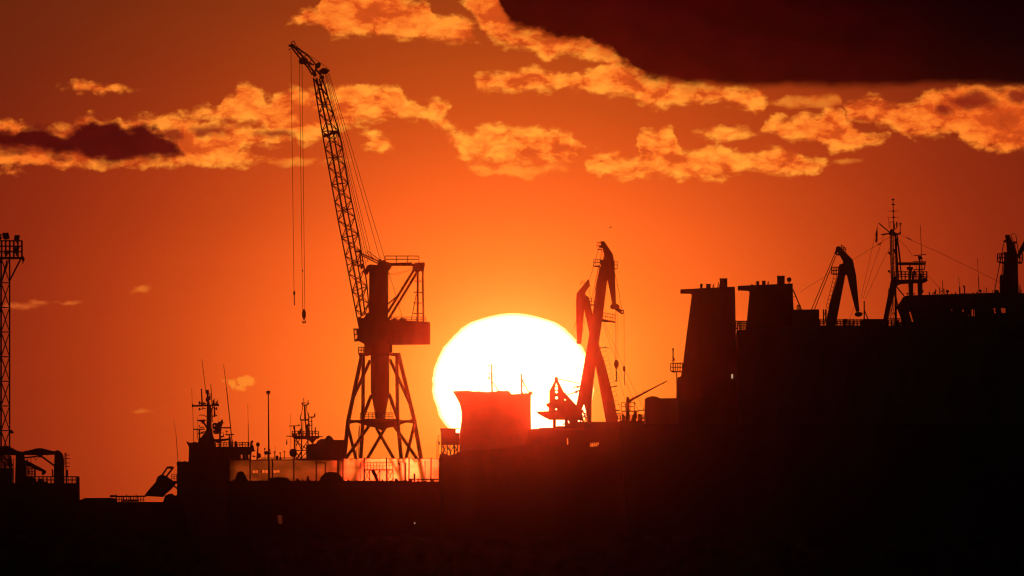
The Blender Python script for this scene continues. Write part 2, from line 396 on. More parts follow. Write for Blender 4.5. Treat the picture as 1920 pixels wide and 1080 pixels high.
    def ladder(s, a, b, wd=0.5, step=4.0, r=0.35, cage=0.0):
        L = math.hypot(a[0] - b[0], a[1] - b[1]); k = max(2, int(L / step)); da, db = (a[2] if len(a) > 2 else 0), (b[2] if len(b) > 2 else 0)
        for e in (-wd, wd): s.bar((a[0], a[1], da + e), (b[0], b[1], db + e), r, n=4)
        nx, ny = -(b[1] - a[1]) / L, (b[0] - a[0]) / L
        for i in range(k + 1):
            t_ = i / k; p = (a[0] + (b[0] - a[0]) * t_, a[1] + (b[1] - a[1]) * t_); d = da + (db - da) * t_
            s.bar((p[0], p[1], d - wd), (p[0], p[1], d + wd), r * 0.8, n=4)
            if cage and i % 2 == 0:
                q = (p[0] + nx * cage, p[1] + ny * cage)
                s.poly([(p[0], p[1], d - wd), (q[0], q[1], d - wd), (q[0], q[1], d + wd), (p[0], p[1], d + wd)], r * 0.8, n=4)
        if cage:
            for e in (-wd, wd): s.bar((a[0] + nx * cage, a[1] + ny * cage, da + e), (b[0] + nx * cage, b[1] + ny * cage, db + e), r * 0.8, n=4)
        return s
def lerp(a, b, t_): return tuple(x + (y - x) * t_ for x, y in zip(a, b))
def structure(name, verts, faces, mat, kind='structure'):
    me = bpy.data.meshes.new(name); me.from_pydata(verts, [], faces); me.materials.append(mat); me.update()
    o = bpy.data.objects.new(name, me); COL.objects.link(o); o['kind'] = kind; return o

# ------------------------------------------------------------------ setting: water, near quay, breakwater
def water_mat():
    m = bpy.data.materials.new('harbour water'); m.use_nodes = True; nt = m.node_tree; b = nt.nodes['Principled BSDF']
    b.inputs['Base Color'].default_value = (0.012, 0.016, 0.02, 1); b.inputs['Roughness'].default_value = 0.18; b.inputs['IOR'].default_value = 1.33
    tcn = nt.nodes.new('ShaderNodeTexCoord'); nz = nt.nodes.new('ShaderNodeTexNoise'); nz.inputs['Scale'].default_value = 0.35; nz.inputs['Detail'].default_value = 4
    bp = nt.nodes.new('ShaderNodeBump'); bp.inputs['Strength'].default_value = 0.35; bp.inputs['Distance'].default_value = 0.6
    nt.links.new(tcn.outputs['Object'], nz.inputs['Vector']); nt.links.new(nz.outputs[0], bp.inputs['Height']); nt.links.new(bp.outputs[0], b.inputs['Normal'])
    return m
structure('water', [(-2500, -300, 0), (2500, -300, 0), (2500, 6500, 0), (-2500, 6500, 0)], [(0, 1, 2, 3)], water_mat())
v, f = [], []                                    # near quay: a slab the photographer stands on
qx, qy0, qy1, qz = 160.0, -60.0, 40.0, 2.4
v = [(-qx, qy0, -1), (qx, qy0, -1), (qx, qy1, -1), (-qx, qy1, -1), (-qx, qy0, qz), (qx, qy0, qz), (qx, qy1, qz), (-qx, qy1, qz)]
structure('quay', v, [(3, 2, 1, 0), (4, 5, 6, 7), (0, 1, 5, 4), (1, 2, 6, 5), (2, 3, 7, 6), (3, 0, 4, 7)], CONC)
# rubble breakwater in front of the ships: an uneven dark bank across the view
rng = random.Random(3)
v, f = [], []; nx_ = 330; rows = [(-7, -0.8), (-4.5, 2.6), (-2.5, 5.0), (-1.0, 6.6), (1.2, 6.7), (3.0, 4.6), (5.5, 1.8), (8, -0.8)]
for i in range(nx_ + 1):
    X = -330 + 660 * i / nx_
    for j, (dy, z) in enumerate(rows):
        amp = 0.0 if j in (0, len(rows) - 1) else 0.55
        v.append((X + rng.uniform(-.6, .6), 2300 + dy + rng.uniform(-.6, .6), z + rng.uniform(-amp, amp)))
nr = len(rows)
for i in range(nx_):
    for j in range(nr - 1):
        a = i * nr + j; f.append((a, a + nr, a + nr + 1, a + 1))
structure('breakwater', v, f, STONE)
structure('mole', [(-110, 2632, -1), (-70, 2632, -1), (-70, 2650, -1), (-110, 2650, -1), (-110, 2632, 2.2), (-70, 2632, 2.2), (-70, 2650, 2.2), (-110, 2650, 2.2)],
          [(3, 2, 1, 0), (4, 5, 6, 7), (0, 1, 5, 4), (1, 2, 6, 5), (2, 3, 7, 6), (3, 0, 4, 7)], CONC)

# ================================================================== the great shipyard crane (3000 m)
T = Thing('shipyard_crane', 'tallest crane, with raised lattice boom on braced trestle legs left of the sun', 'crane', 3000, 718, 905)
S = T.s
# trestle: four legs of a square plan turned about 28 degrees
foot = {'a': (641, 905, -3.6), 'b': (673, 905, 6.8), 'c': (757, 905, -6.8), 'd': (797, 905, 3.6)}
ring = {'a': (653, 790, -3.3), 'b': (680, 790, 5.0), 'c': (746, 790, -5.0), 'd': (777, 790, 3.3)}
head = {'a': (679, 664, -2.6), 'b': (681, 664, 2.8), 'c': (744, 664, -2.8), 'd': (747, 664, 2.6)}
for k in 'abcd':
    m = MB(T); wdt = 4.1 if k in 'ad' else 3.7
    m.bar(head[k], ring[k], wdt * 0.95, wdt, 8); m.bar(ring[k], foot[k], wdt, wdt * 1.05, 8); T.part('leg', m, CRANE)
for a, b, r in (((694, 676, -1.0), (660, 752, -3.1), 3.1), ((731, 674, 1.0), (768, 756, 3.1), 3.1), ((696, 742, 1.0), (680, 782, 4.6), 3.2), ((730, 740, -1.0), (745, 782, -4.6), 3.2),
                ((706, 803, 0), (764, 905, -5.5), 3.0), ((723, 801, 0), (662, 905, 5.5), 3.0), ((693, 797, 1.0), (620 + 27, 862, -2.2), 3.0), ((652, 797, -3.3), (667, 860, 4.0), 3.0),
                ((738, 797, -1.0), (783, 862, 2.0), 3.0), ((777, 795, 3.3), (761, 862, -4.5), 3.0)):
    T.part('brace', MB(T).bar(a, b, r, n=8), CRANE)
for a, b in (('a', 'b'), ('b', 'd'), ('d', 'c'), ('c', 'a')):
    T.part('ring_beam', MB(T).bar(ring[a], ring[b], 2.4, n=6), CRANE)
m = MB(T).prism([(653, 786), (668, 789), (687, 785), (741, 785), (762, 789), (777, 784), (777, 794), (762, 792), (741, 800), (728, 802), (716, 807), (704, 802), (690, 799), (668, 792), (653, 795)], -1.4, 1.4)
T.part('hub_beam', m, CRANE)
m = MB(T).rails_box(676, 737, 785, -3.5, 3.5, 11, 8); T.part('railing', m, STEEL)
m = MB(T).ladder((672, 858, -4.2), (676, 786, -4.2), 0.35, 3.6, 0.4, 0.0).ladder((668, 858, -4.2), (674, 800, -4.2), 0.35, 5, 0.4); T.part('ladder', m, STEEL)
m = MB(T).ladder((733.5, 785, -2), (731.5, 735, -2), 0.3, 4, 0.35); T.part('ladder', m, STEEL)
# turning column, its lower cone and collar platform
T.part('column', MB(T).rev(712.5, 0, [(736, 17.3), (690, 17.3), (667, 17.8), (664, 20), (660, 23), (646, 23)], 24).rev(713, 0, [(787, 8), (783, 9.8), (768, 11.5), (736, 17.3)], 24), CRANE)
m = MB(T).prism([(672, 662), (695, 661.5), (695, 664.5), (690, 667.5), (673, 667.5)], -3.4, 3.4).prism([(729, 661.5), (751, 662), (751, 667), (735, 667.5), (729, 665.5)], -3.4, 3.4)
T.part('collar_platform', m, CRANE)
T.part('railing', MB(T).rails_box(672.3, 682, 662, -3.2, 3.2, 11, 5.5, 0.45, 2), STEEL)
# slewing tower and machinery house
m = MB(T).box(692.3, 503, 727.2, 600, -1.7, 1.7)
tower = T.part('tower', m, CRANE)
T.part('tower_head', MB(T).prism([(684, 507), (688, 498.5), (694, 496), (708, 497), (710, 488), (713, 484.5), (716, 489), (721, 487), (724, 491), (735, 494), (735, 498), (731, 505), (727.2, 508), (692.3, 508), (689, 515), (683, 514), (681.5, 510)], -1.9, 1.9), CRANE)
m = MB(T).prism([(669.5, 600), (680, 598), (690, 591), (693, 595), (705, 598), (729, 600.5), (735, 600), (738, 596.5), (742, 597), (745, 601), (749, 601), (750, 597), (760, 597), (763, 601.5), (790, 603), (806.3, 604.2), (806.3, 645.8), (768, 646.2), (729.5, 646.6), (683, 646), (683, 645), (671, 639), (673, 616)], -3.4, 3.4)
house = T.part('machinery_house', m, CRANE)
T.part('neck', MB(T).prism([(683.3, 646), (729.2, 646.4), (729.2, 661.4), (683.3, 661.4)], -2.2, 2.2), CRANE)
# driver's cab with window openings
c = T.part('cab', MB(T).prism([(662.3, 616), (673, 616), (671, 640), (664.6, 640.6)], -1.2, 1.2, holes=[[(664.5, 619), (668.5, 619), (668.5, 626), (665, 626)], [(665.2, 628.5), (670, 627), (670, 634), (666, 637)]]), CRANE)
for q in ([(664.5, 619), (668.5, 619), (668.5, 626), (665, 626)], [(665.2, 628.5), (670, 627), (670, 634), (666, 637)]):
    T.part('window', MB(T).prism(q, -0.03, 0.03), GLASS, c)
T.part('railing', MB(T).rails_box(734, 799, 604, -3.2, 3.2, 9.5, 9, 0.3, 2), STEEL)
# back frame: top beam, gusset, posts, diagonals
T.part('top_beam', MB(T).prism([(733, 493), (772, 492.2), (774, 495.5), (779, 492.8), (796, 492), (796.5, 497), (794.5, 509), (787, 508.5), (784.5, 511), (781, 513), (777, 507), (773.5, 505.5), (773.5, 498.5), (732, 498.3)], -1.5, 1.5), CRANE)
T.part('post', MB(T).bar((783.2, 508, -1.2), (783.3, 603, -1.2), 2.1, n=8), CRANE); T.part('post', MB(T).bar((792.5, 505, 1.2), (793.8, 604, 1.2), 1.9, n=8), CRANE)
T.part('diagonal', MB(T).bar((777, 505, -1.2), (727, 586, -1.2), 2.4, n=8), CRANE); T.part('diagonal', MB(T).bar((782, 510, 1.2), (727.5, 600, 1.2), 2.4, n=8), CRANE)
T.part('brace', MB(T).bar((742, 557.5), (726, 571), 1.3, n=6), CRANE)
for y in (527, 548, 568, 587.5): T.part('rung', MB(T).bar((776 if y > 530 else 777, y, -1.2), (792.5, y, 1.2), 0.75, n=5), CRANE)
T.part('ladder', MB(T).ladder((770.5, 603, -1.5), (780.5, 553, -1.5), 0.35, 4, 0.5), STEEL)
T.part('railing', MB(T).rails_box(722, 785.5, 492, -1.4, 1.4, 12, 21, 0.42, 2), STEEL)
T.part('ladder', MB(T).ladder((727.5, 590, -1.2), (728.2, 508, -1.2), 0.3, 5.5, 0.28), STEEL)
T.part('cable', MB(T).poly([(727, 513), (745, 512), (760, 508), (772, 502)], 0.22, 4).poly([(727, 515.5), (748, 514.5), (775, 504)], 0.22, 4), ROPE)
# lattice boom: four chords, foot at the tower, head by the jib
LEFT = [(669.8, 597), (650, 493), (634, 413), (625.5, 366), (605.2, 255), (587.5, 146)]
RIGHT = [(692.5, 585), (687.5, 528), (667.5, 416), (657.5, 370), (637, 252), (604.5, 148)]
def along(pl, t_):                               # polyline point by height fraction
    y = pl[0][1] + (pl[-1][1] - pl[0][1]) * t_
    for (x0, y0), (x1, y1) in zip(pl, pl[1:]):
        if y0 >= y >= y1: return (x0 + (x1 - x0) * (y0 - y) / (y0 - y1), y)
    return pl[-1]
NB = 27
def chord_pt(k, t_):                             # k: 0 left, 1 front middle, 2 back middle, 3 right
    l, r = along(LEFT, t_), along(RIGHT, t_); fr = (0.0, 0.36, 0.64, 1.0)[k]; dd = (0.0, -0.92, 0.92, 0.0)[k]
    wd = (r[0] - l[0]) * S * 0.95
    x, y = l[0] + (r[0] - l[0]) * fr, l[1] + (r[1] - l[1]) * fr
    return (x, y, dd * wd)
boom = T.part('boom', MB(T).prism([(669, 599), (673, 594), (682, 597), (686, 590), (693, 586), (693, 604), (671, 604)], -1.4, 1.4), CRANE)
for k in range(4):
    m = MB(T)
    for i in range(NB): m.bar(chord_pt(k, i / NB), chord_pt(k, (i + 1) / NB), (1.3, 1.75, 1.4, 1.3)[k] * (1.1 if i > NB - 4 else 1.0), n=6)
    T.part('chord', m, CRANE, boom)
pairs = [(0, 1), (1, 3), (3, 2), (2, 0)]
for i in range(NB):
    for q, (a, b) in enumerate(pairs):
        u, w_ = (a, b) if (i + q) % 2 else (b, a)
        T.part('lacing', MB(T).bar(chord_pt(u, i / NB), chord_pt(w_, (i + 1) / NB), 0.66, n=4), CRANE, boom)
    if i % 3 == 0:
        for a, b in pairs: T.part('strut', MB(T).bar(chord_pt(a, i / NB), chord_pt(b, i / NB), 0.55, n=4), CRANE, boom)
T.part('walkway', MB(T).prism([(604.5, 253), (617, 250), (621, 246), (634, 245), (637.5, 249), (638, 258), (634, 257), (633, 251), (622, 252), (617, 256), (606, 257.5)], -1.6, 1.6), CRANE, boom)
# bent head of the boom (jib) with sheaves
m = MB(T)
for d in (-0.55, 0.55):
    m.poly([(585.5, 140, d), (577, 126, d), (563, 110, d), (547.5, 90, d)], 1.1).poly([(592, 140, d), (582, 126, d), (566, 104, d), (551, 88, d)], 1.25)
    m.poly([(593, 123, d), (584, 111, d), (576, 103, d), (567, 97, d), (552, 87, d)], 0.95).poly([(589, 122, d), (576, 115, d), (566, 104, d)], 0.8).poly([(594, 123, d), (589, 138, d)], 1.1)
    m.poly([(551, 77.5, d * .6), (556, 87, d * .6), (575, 102.5, d * .6)], 0.5, 4)
    for a, b in (((563, 110), (575, 103)), ((577, 126), (584, 111)), ((571, 118), (589, 122)), ((557, 101), (566, 97))): m.bar((*a, d), (*b, d), 0.6, n=4)
m.bar((592, 130, 0), (601, 141, 0), 1.2).bar((604, 137), (609, 128), 1.3).bar((598, 131), (604, 144), 0.9)
jib = T.part('jib', m, CRANE)
T.part('tip_sheave', MB(T).disc(548.5, 86, 4.2, -0.5, 0.5).disc(543, 85.5, 2.4, -0.35, 0.35), STEEL, jib)
T.part('tip_guard', MB(T).poly([(545.5, 83), (546, 79.5), (549, 77), (551.5, 76.6), (551.5, 79)], 0.6, 5).prism([(539.3, 93.6), (542, 92), (546, 89.2), (544, 92.5), (541, 94)], -0.3, 0.3), STEEL, jib)
T.part('hoist_sheave', MB(T).disc(566, 114.8, 6.0, -0.9, -0.1).disc(571, 113.6, 6.2, 0.0, 0.9), STEEL, jib)
T.part('deflector_sheave', MB(T).disc(596, 122.8, 6.4, -0.7, 0.7, 4.6, tilt=-0.9).disc(598.5, 118.8, 1.6, -0.5, 0.5), STEEL, jib)
T.part('luffing_sheave', MB(T).disc(608, 133.2, 8.2, -1.0, 1.0, 5.8).disc(616.5, 132, 1.8, -0.6, 0.6), STEEL, jib)
T.part('head_plate', MB(T).prism([(585, 135), (591, 133), (594, 140), (592, 144), (587, 143)], -1.0, 1.0).prism([(598, 143), (606, 141), (607.5, 147), (604.5, 149), (600, 148)], -1.0, 1.0), CRANE, jib)
# stay bracket on the boom and the short strut to the tower
T.part('luffing_strut', MB(T).prism([(664, 470), (676, 469), (676.5, 473), (665, 473.5)], -0.8, 0.8).bar((676, 474.5, -.5), (711, 490.5, -.5), 0.9).bar((676, 477.5, .5), (709, 494, .5), 0.8).bar((674.5, 471), (677.5, 505), 1.5).disc(680, 497.5, 2.9, -0.5, 0.5).bar((664, 497), (680, 498), 0.7).bar((689, 470), (711, 487), 0.5).bar((686.5, 473), (709, 491), 0.4), CRANE)
# ropes, each a part
for a, b in (((545.3, 92), (551.3, 545)), ((561.3, 117), (567.4, 582)), ((566.2, 117), (571.6, 582)),
             ((617, 137), (755, 597)), ((615, 138), (712.5, 486)), ((611, 139), (693, 488)), ((609.5, 139), (690, 492)), ((613, 139), (699, 490)), ((606, 139), (686.5, 497)),
             ((556, 88), (616, 128))):
    T.part('rope', MB(T).bar(a, b, 0.36, n=4), ROPE)
hb = T.part('hook_block', MB(T).prism([(568, 580), (571.5, 580), (573.6, 586), (573.4, 594), (571.8, 597.5), (568, 597.5), (566.4, 594), (566.2, 586)], -0.5, 0.5), STEEL)
T.part('hook', MB(T).bar((570, 597), (570, 601), 1.0).poly([(567, 602), (568, 605), (571, 605.5), (573, 603.5), (572.5, 601)], 0.9), STEEL, hb)
hb = T.part('small_hook_block', MB(T).ball(551.6, 549.5, 2.1, 4.4).bar((551.5, 553), (552, 572), 0.65).ball(552, 571, 1.2), STEEL)
T.part('rope_clamp', MB(T).box(566, 505.5, 568, 509.5, -0.12, 0.12), STEEL)

# ================================================================== floating dock under the crane (2880 m) with its plastic screen
T = Thing('floating_dock', 'long dark floating dock wall below the plastic screen', 'dock', 2890, 630, 1040)
T.part('wall', MB(T).prism([(428, 903), (826, 903), (826, 1085), (428, 1085)], -4, 160), HULL)
T.part('deck_edge', MB(T).box(427, 901.5, 770, 904.5, -4.6, -3.9), HULL)
T.part('lamp', MB(T).prism([(521.5, 966), (529, 966), (530.5, 980), (526, 983), (522, 979)], -4.3, -4.1), LAMPO); T.part('lamp', MB(T).box(777, 980, 779, 981.6, -4.3, -4.1), LAMPW)
rr = random.Random(21)
for i in range(30):
    x = 440 + i * 12.6 + rr.uniform(-4, 4); h = rr.choice([1.5, 2.2, 3.0, 4.2, 6.0]); w_ = rr.uniform(2.0, 7.0)
    T.part('deck_fitting', MB(T).prism([(x, 903.4), (x + .3, 903 - h), (x + w_ * .6, 903 - h * rr.uniform(.8, 1.2)), (x + w_, 903 - h * rr.uniform(.2, .6)), (x + w_ + .5, 903.4)], -3.9, -2.9), STEEL)
T = Thing('plastic_screen', 'translucent plastic screen with upright posts, glowing below the tall crane', 'screen', 2888, 630, 903)
PX = [430, 469, 511, 551, 593, 643, 682.5, 724.5, 766.7, 808, 823.5]
for x in PX:
    T.part('post', MB(T).bar((x, 904, -0.35), (x + (0.4 if x > 600 else 0), 858 if x > 640 else 860.5, -0.35), 0.85 if x not in (634,) else 1.6, n=6), STEEL)
SLOTS = [(474, 882, 479, 887), (480.5, 882, 483.5, 887), (489, 881.5, 496, 886.5), (497.5, 881.5, 502, 887), (513, 882, 518, 886.5), (519, 881.5, 524, 886)]
for a, b in zip(PX, PX[1:]):
    top = 862.0 if b <= 643 else 859.0
    n = 8; pts = [(a + (b - a) * i / n, top + 1.1 * math.sin(math.pi * i / n) + random.uniform(-.3, .3)) for i in range(n + 1)] + [(b, 903.5), (a, 903.5)]
    hl = [[(x0, y0), (x1, y0), (x1, y1), (x0, y1)] for x0, y0, x1, y1 in SLOTS if a < x0 and x1 < b]
    m = MB(T); loops = [pts] + hl; base_i = len(m.v)
    for l in loops:
        for p in l: m.v.append(T.w((p[0], p[1], 0.0)))
    for t_ in tessellate_polygon([[Vector((p[0], p[1], 0)) for p in l] for l in loops]): m.f.append([base_i + i for i in t_])
    T.part('panel', m, SHEET if a >= 643 else SHEET_DARK)
for a, b, y in ((592.8, 610, 868), (430, 643, 863), (643, 823.5, 860.2)): T.part('cross_rail', MB(T).bar((a, y, -0.3), (b, y, -0.3), 0.35 if b - a > 50 else 0.7, n=4), STEEL)
for x, y0, y1, r in ((610, 866, 903, 0.8), (634, 861, 892, 1.7), (675.5, 866, 900, 0.45), (758, 865, 903, 0.5), (760.3, 867, 903, 0.9), (797, 864, 900, 0.6)):
    T.part('pole', MB(T).bar((x, y1, -0.5), (x, y0, -0.5), r, n=6), STEEL)
# stair and gangway standing before the screen
T = Thing('gangway_stand', 'small scaffold gangway with railings and a stair, before the glowing screen', 'scaffold', 2883, 710, 904)
T.part('platform', MB(T).box(682, 880, 737.5, 882.2, -1.0, 1.0), STEEL)
T.part('railing', MB(T).rails_box(683, 735.5, 880, -0.9, 0.9, 13, 6, 0.35, 2), STEEL)
for x in (683.5, 693, 712, 727, 737): T.part('leg', MB(T).bar((x, 904, -0.9), (x, 881, -0.9), 0.6, n=5).bar((x, 904, 0.9), (x, 881, 0.9), 0.6, n=5), STEEL)
for a, b in ((684, 693), (693, 684), (727, 737), (737, 727), (702, 712), (712, 702)): T.part('brace', MB(T).bar((a, 882, -0.9), (b, 901, -0.9), 0.4, n=4), STEEL)
T.part('stair', MB(T).prism([(695, 881), (702, 881), (710.5, 902), (706, 904)], -0.8, 0.8), STEEL)
T = Thing('floodlight', 'small floodlight on a thin bracket in front of the glowing screen', 'lamp', 2884, 749, 904)
T.part('pole', MB(T).bar((758, 904), (757.5, 865.5), 0.5, n=5).bar((757.5, 865.5), (749, 866.5), 0.4, n=5), STEEL)
T.part('lamp_head', MB(T).prism([(746, 867), (750, 868), (750.5, 872), (748.5, 873)], -0.25, 0.25), STEEL)
T = Thing('mooring_bollard', 'small dark bollard on the dock edge before the brightest screen panels', 'bollard', 2884, 777, 903)
T.part('post', MB(T).rev(777, 0, [(903, 1.9), (890, 1.7)], 10), STEEL); T.part('cap', MB(T).ball(776.9, 889.5, 2.1, 1.6), STEEL)
for x, wdt, y, lab in ((622, 25, 885, 'dark covered cargo mound before the screen beneath the deckhouse'), (452, 12, 884, 'dark covered cargo mound at the left end of the screen'),
                  (525, 20, 895, 'low flat covered cargo mound beside the lamp pole'), (577.5, 3, 893, 'small pointed covered cargo mound between two larger mounds')):
    T = Thing('cargo_mound', lab, 'cargo', 2882.5, x, 904, 'covered cargo on the dock')
    prof = [(x - wdt, 905), (x - wdt * .8, y + 10), (x - wdt * .5, y + 2), (x - wdt * .15, y), (x + wdt * .35, y + 1), (x + wdt * .7, y + 8), (x + wdt * .95, 905)] if wdt > 5 else [(x - wdt, 905), (x - 1, y), (x + 1, y + .5), (x + wdt, 905)]
    if wdt == 20: prof = [(x - 20, 905), (x - 18, 896.5), (x - 4, 895), (x + 12, 896), (x + 17, 899), (x + 20, 905)]
    T.part('tarpaulin', MB(T).prism(prof, -1.2, 1.2, taper=0.85), TARP)
    T.part('tie_rope', MB(T).poly([(p[0], p[1] - 0.2, -1.25) for p in prof], 0.25, 4), ROPE)
# clutter at the right end of the dock, below the screen
T = Thing('dock_railing', 'tangled low railing below the right end of the glowing screen', 'railing', 2884.5, 797, 909)
T.part('ledge', MB(T).box(765, 897.5, 823, 899.8, -0.6, 0.6), STEEL)
rr = random.Random(5)
for i in range(15): T.part('post', MB(T).bar((768 + i * 3.7, 905, -.4), (768 + i * 3.7 + rr.uniform(-3, 3), 899, -.4), rr.uniform(.3, .7), n=4), STEEL)

# ================================================================== lamp pole and lantern
T = Thing('lamp_pole', 'tall slender lamp pole standing alone between the two ship masts', 'lamp pole', 2875, 504, 940)
T.part('pole', MB(T).bar((504.8, 945), (503, 737), 2.2, 1.0, 10), STEEL)
T.part('lamp_head', MB(T).prism([(498.8, 735), (500, 732.8), (506, 732.6), (507, 735), (506.4, 738.2), (499.5, 738.2)], -0.35, 0.35), STEEL)
T.part('bracket', MB(T).bar((500, 739.5), (506, 739.5), 0.4, n=5), STEEL)
T.part('lamp_arm', MB(T).bar((506, 842), (507.5, 852), 0.5, n=5).ball(506, 850, 1.2, 1.8), STEEL)
T = Thing('dock_lantern', 'rounded box lantern on a post at the screen, below the lattice mast', 'lantern', 2879, 551, 904)
T.part('post', MB(T).bar((551, 904), (551, 855), 0.9, n=8), STEEL)
T.part('lamp_housing', MB(T).prism([(543, 853), (542.6, 846), (545, 842.5), (549, 841.4), (554, 841.6), (556.2, 844), (556.6, 852), (555, 856), (551, 857), (546, 856.5)], -0.55, 0.55), STEEL)

# ================================================================== grey patrol ship behind the dock (3150 m)
T = Thing('patrol_ship', 'dark patrol ship with a crowded mast and tall whip aerials left of the lamp pole', 'ship', 3150, 395, 1040)
T.part('hull', MB(T).prism([(333.5, 868), (334.5, 866), (437, 866), (437, 1080), (345, 1080), (338, 1000), (333, 930)], -7, 7), GREYSHIP)
T.part('bridge', MB(T).prism([(354.6, 867), (355.3, 838), (352.5, 833), (350.2, 827.6), (354, 829.8), (358, 830.2), (364, 829.6), (366, 828.6), (370, 830), (373, 829), (373, 867)], -5.5, 5.5), GREYSHIP)
T.part('bulwark', MB(T).prism([(332.2, 872), (332.6, 866.5), (336, 865), (344, 866), (346, 864.6), (352, 866), (355, 865), (355, 874)], -6.2, 6.2), GREYSHIP)
T.part('strut', MB(T).bar((356.6, 837), (356.9, 851), 0.6, n=5), GREYSHIP)
T.part('mast_house', MB(T).prism([(372.5, 867), (372.5, 823), (377, 821), (381, 816), (385.5, 811), (388, 804), (397, 804), (399, 817), (402, 824), (403, 838), (404, 867)], -4, 4), GREYSHIP)
dh = T.part('deckhouse', MB(T).prism([(403, 838), (420, 837.6), (470, 838), (474, 840), (478.6, 846), (471.5, 847), (470, 862), (490, 862.4), (492, 866.5), (403, 866.5)], -4.5, 4.5,
       holes=[[(450.8, 852.5), (455, 852), (455.2, 860), (451.5, 860)], [(461, 853), (462.4, 853), (462.8, 860), (461.2, 860)], [(465, 852.5), (468.6, 852.5), (468.2, 860), (465.6, 860)]]), GREYSHIP)
for q in ([(450.8, 852.5), (455, 852), (455.2, 860), (451.5, 860)], [(461, 853), (462.4, 853), (462.8, 860), (461.2, 860)], [(465, 852.5), (468.6, 852.5), (468.2, 860), (465.6, 860)]):
    T.part('window', MB(T).prism(q, -0.03, 0.03), GLASS, dh)
mast = T.part('mast', MB(T).bar((392, 812), (391.8, 760), 5.2, 4.0, 12).bar((391, 762), (389, 737), 3.0, 1.8, 10).bar((396.5, 772), (400.5, 757), 0.8).bar((397, 765), (398, 792), 0.7).bar((402, 762), (402.5, 782), 1.1), GREYSHIP)
def sp(name, mb, par=None): return T.part(name, mb, GREYSHIP, par or mast)
sp('top_lamp', MB(T).box(385.2, 730.8, 391.6, 738, -0.3, 0.3).bar((391, 737), (394.5, 741), 0.8))
sp('yard', MB(T).bar((361, 761.2), (410, 759.5), 1.25).box(359.8, 757.5, 362.2, 763.5, -0.2, 0.2))
sp('yard', MB(T).bar((373, 756), (387, 757), 0.7).bar((397, 757), (409, 758), 0.9))
sp('yard', MB(T).bar((374, 767.5), (386, 766), 0.55).bar((398, 764), (407, 766.5), 0.6))
sp('yard', MB(T).poly([(374, 780), (375, 778.2), (382, 778.4), (387, 781.5)], 0.55, 5).poly([(398, 782), (401, 779), (405.5, 778), (406.5, 780.5)], 0.7, 5))
for x, y0, y1, r in ((374, 752.5, 758.5, 1.2), (378.2, 753.5, 759.5, 1.4), (382.5, 754, 759, 1.0), (374, 764.5, 769.5, 1.0), (380.5, 763.5, 766.5, .8), (401.8, 747, 757, .5), (408.2, 749.5, 760, .6), (405.5, 752.5, 758, .9), (406, 763.5, 769, .9), (409.5, 757.5, 762, .8), (400, 750, 757, .8), (393.5, 742, 750, 1.1), (387, 746, 753, 1.4)):
    sp('sensor', MB(T).bar((x, y1), (x, y0), r, n=6))
sp('pole', MB(T).bar((379.3, 760), (377.6, 729.5), 1.1, 0.8).ball(377.5, 730, 1.5)); sp('pole', MB(T).bar((397.5, 757), (395.2, 720.5), 0.7, 0.4))
sp('radar_platform', MB(T).prism([(368.5, 787.3), (385.5, 786.5), (385.5, 788.5), (383, 791.5), (376, 791), (369, 788.6)], -0.7, 0.7).bar((381, 791), (388, 802), 1.2).bar((378, 792), (384, 794), 1.2))
sp('navigation_radar', MB(T).bar((363.2, 805), (384, 804.6), 0.85).bar((374, 805), (374, 824), 1.5, n=8).bar((370, 806), (370.2, 823), .4).bar((376.5, 811), (386, 809.5), 1.3).bar((371, 813), (384, 813), .5))
sp('yard', MB(T).poly([(374, 797), (374.2, 800.3), (376, 801.3), (383, 801)], 0.6, 5))
dirc = sp('gun_director', MB(T).prism([(398, 796), (401, 792.5), (408, 793.5), (410, 790), (413, 791.5), (415, 787), (417.6, 786.6), (418, 792), (416.6, 797), (414, 804), (416, 806), (413, 811), (408, 814), (401, 813.5), (399, 809)], -1.2, 1.2, holes=[[(399.5, 804.5), (402, 804.5), (402, 807), (399.5, 807)], [(401, 797.5), (403.2, 797), (403.2, 799.4), (401, 799.4)]]))
sp('gun_director_arm', MB(T).box(414, 800.8, 433.3, 803.4, -0.3, 0.3)); sp('sensor', MB(T).bar((413, 793), (421, 792.6), 0.5))
sp('sensor_post', MB(T).bar((412.5, 838), (412.5, 808), 1.9, n=8)); sp('sensor_post', MB(T).bar((431.5, 838), (430.5, 820), 3.2, 2.2, 8).bar((435.8, 838), (435.3, 826), 1.0))
sp('platform', MB(T).prism([(400, 826), (402, 823.5), (430, 822), (431, 825.5), (418, 827), (408, 831)], -1.5, 1.5).bar((413, 819.5), (420, 817.5), 1.6))
sp('navigation_radar', MB(T).bar((422.3, 815.2), (439, 814.6), 0.75).bar((430, 815), (430.5, 823), 1.4).bar((425.3, 815), (425.3, 808.5), .4).prism([(421.5, 807.8), (428.5, 807.8), (426, 809.8), (424, 809.8)], -.2, .2).bar((414, 811.5), (419, 811.8), 0.4).bar((419, 811.8), (419.5, 818), .4))
T.part('railing', MB(T).rails_box(404, 470, 838.3, -3.8, 3.8, 8.5, 5, 0.35, 2), STEEL)
T.part('vent', MB(T).rev(442.4, -1, [(838, 2.4), (830, 2.4), (827.5, 1.6), (826.4, .3)], 10), GREYSHIP)
T.part('signal_lamp', MB(T).ball(472.6, 828.2, 2.5).bar((472.3, 836), (472.4, 830), 0.9).prism([(468, 838), (470, 835), (474, 834), (476.5, 839), (476, 844)], -0.8, 0.8), GREYSHIP)
T.part('searchlight', MB(T).ball(483.6, 833.6, 3.6, 4.4).bar((483.4, 838), (482.5, 862), 1.4, 2.2, 8).ball(485.8, 854.5, 3.8, 5.0).bar((479, 856), (473, 855), 0.9), GREYSHIP)
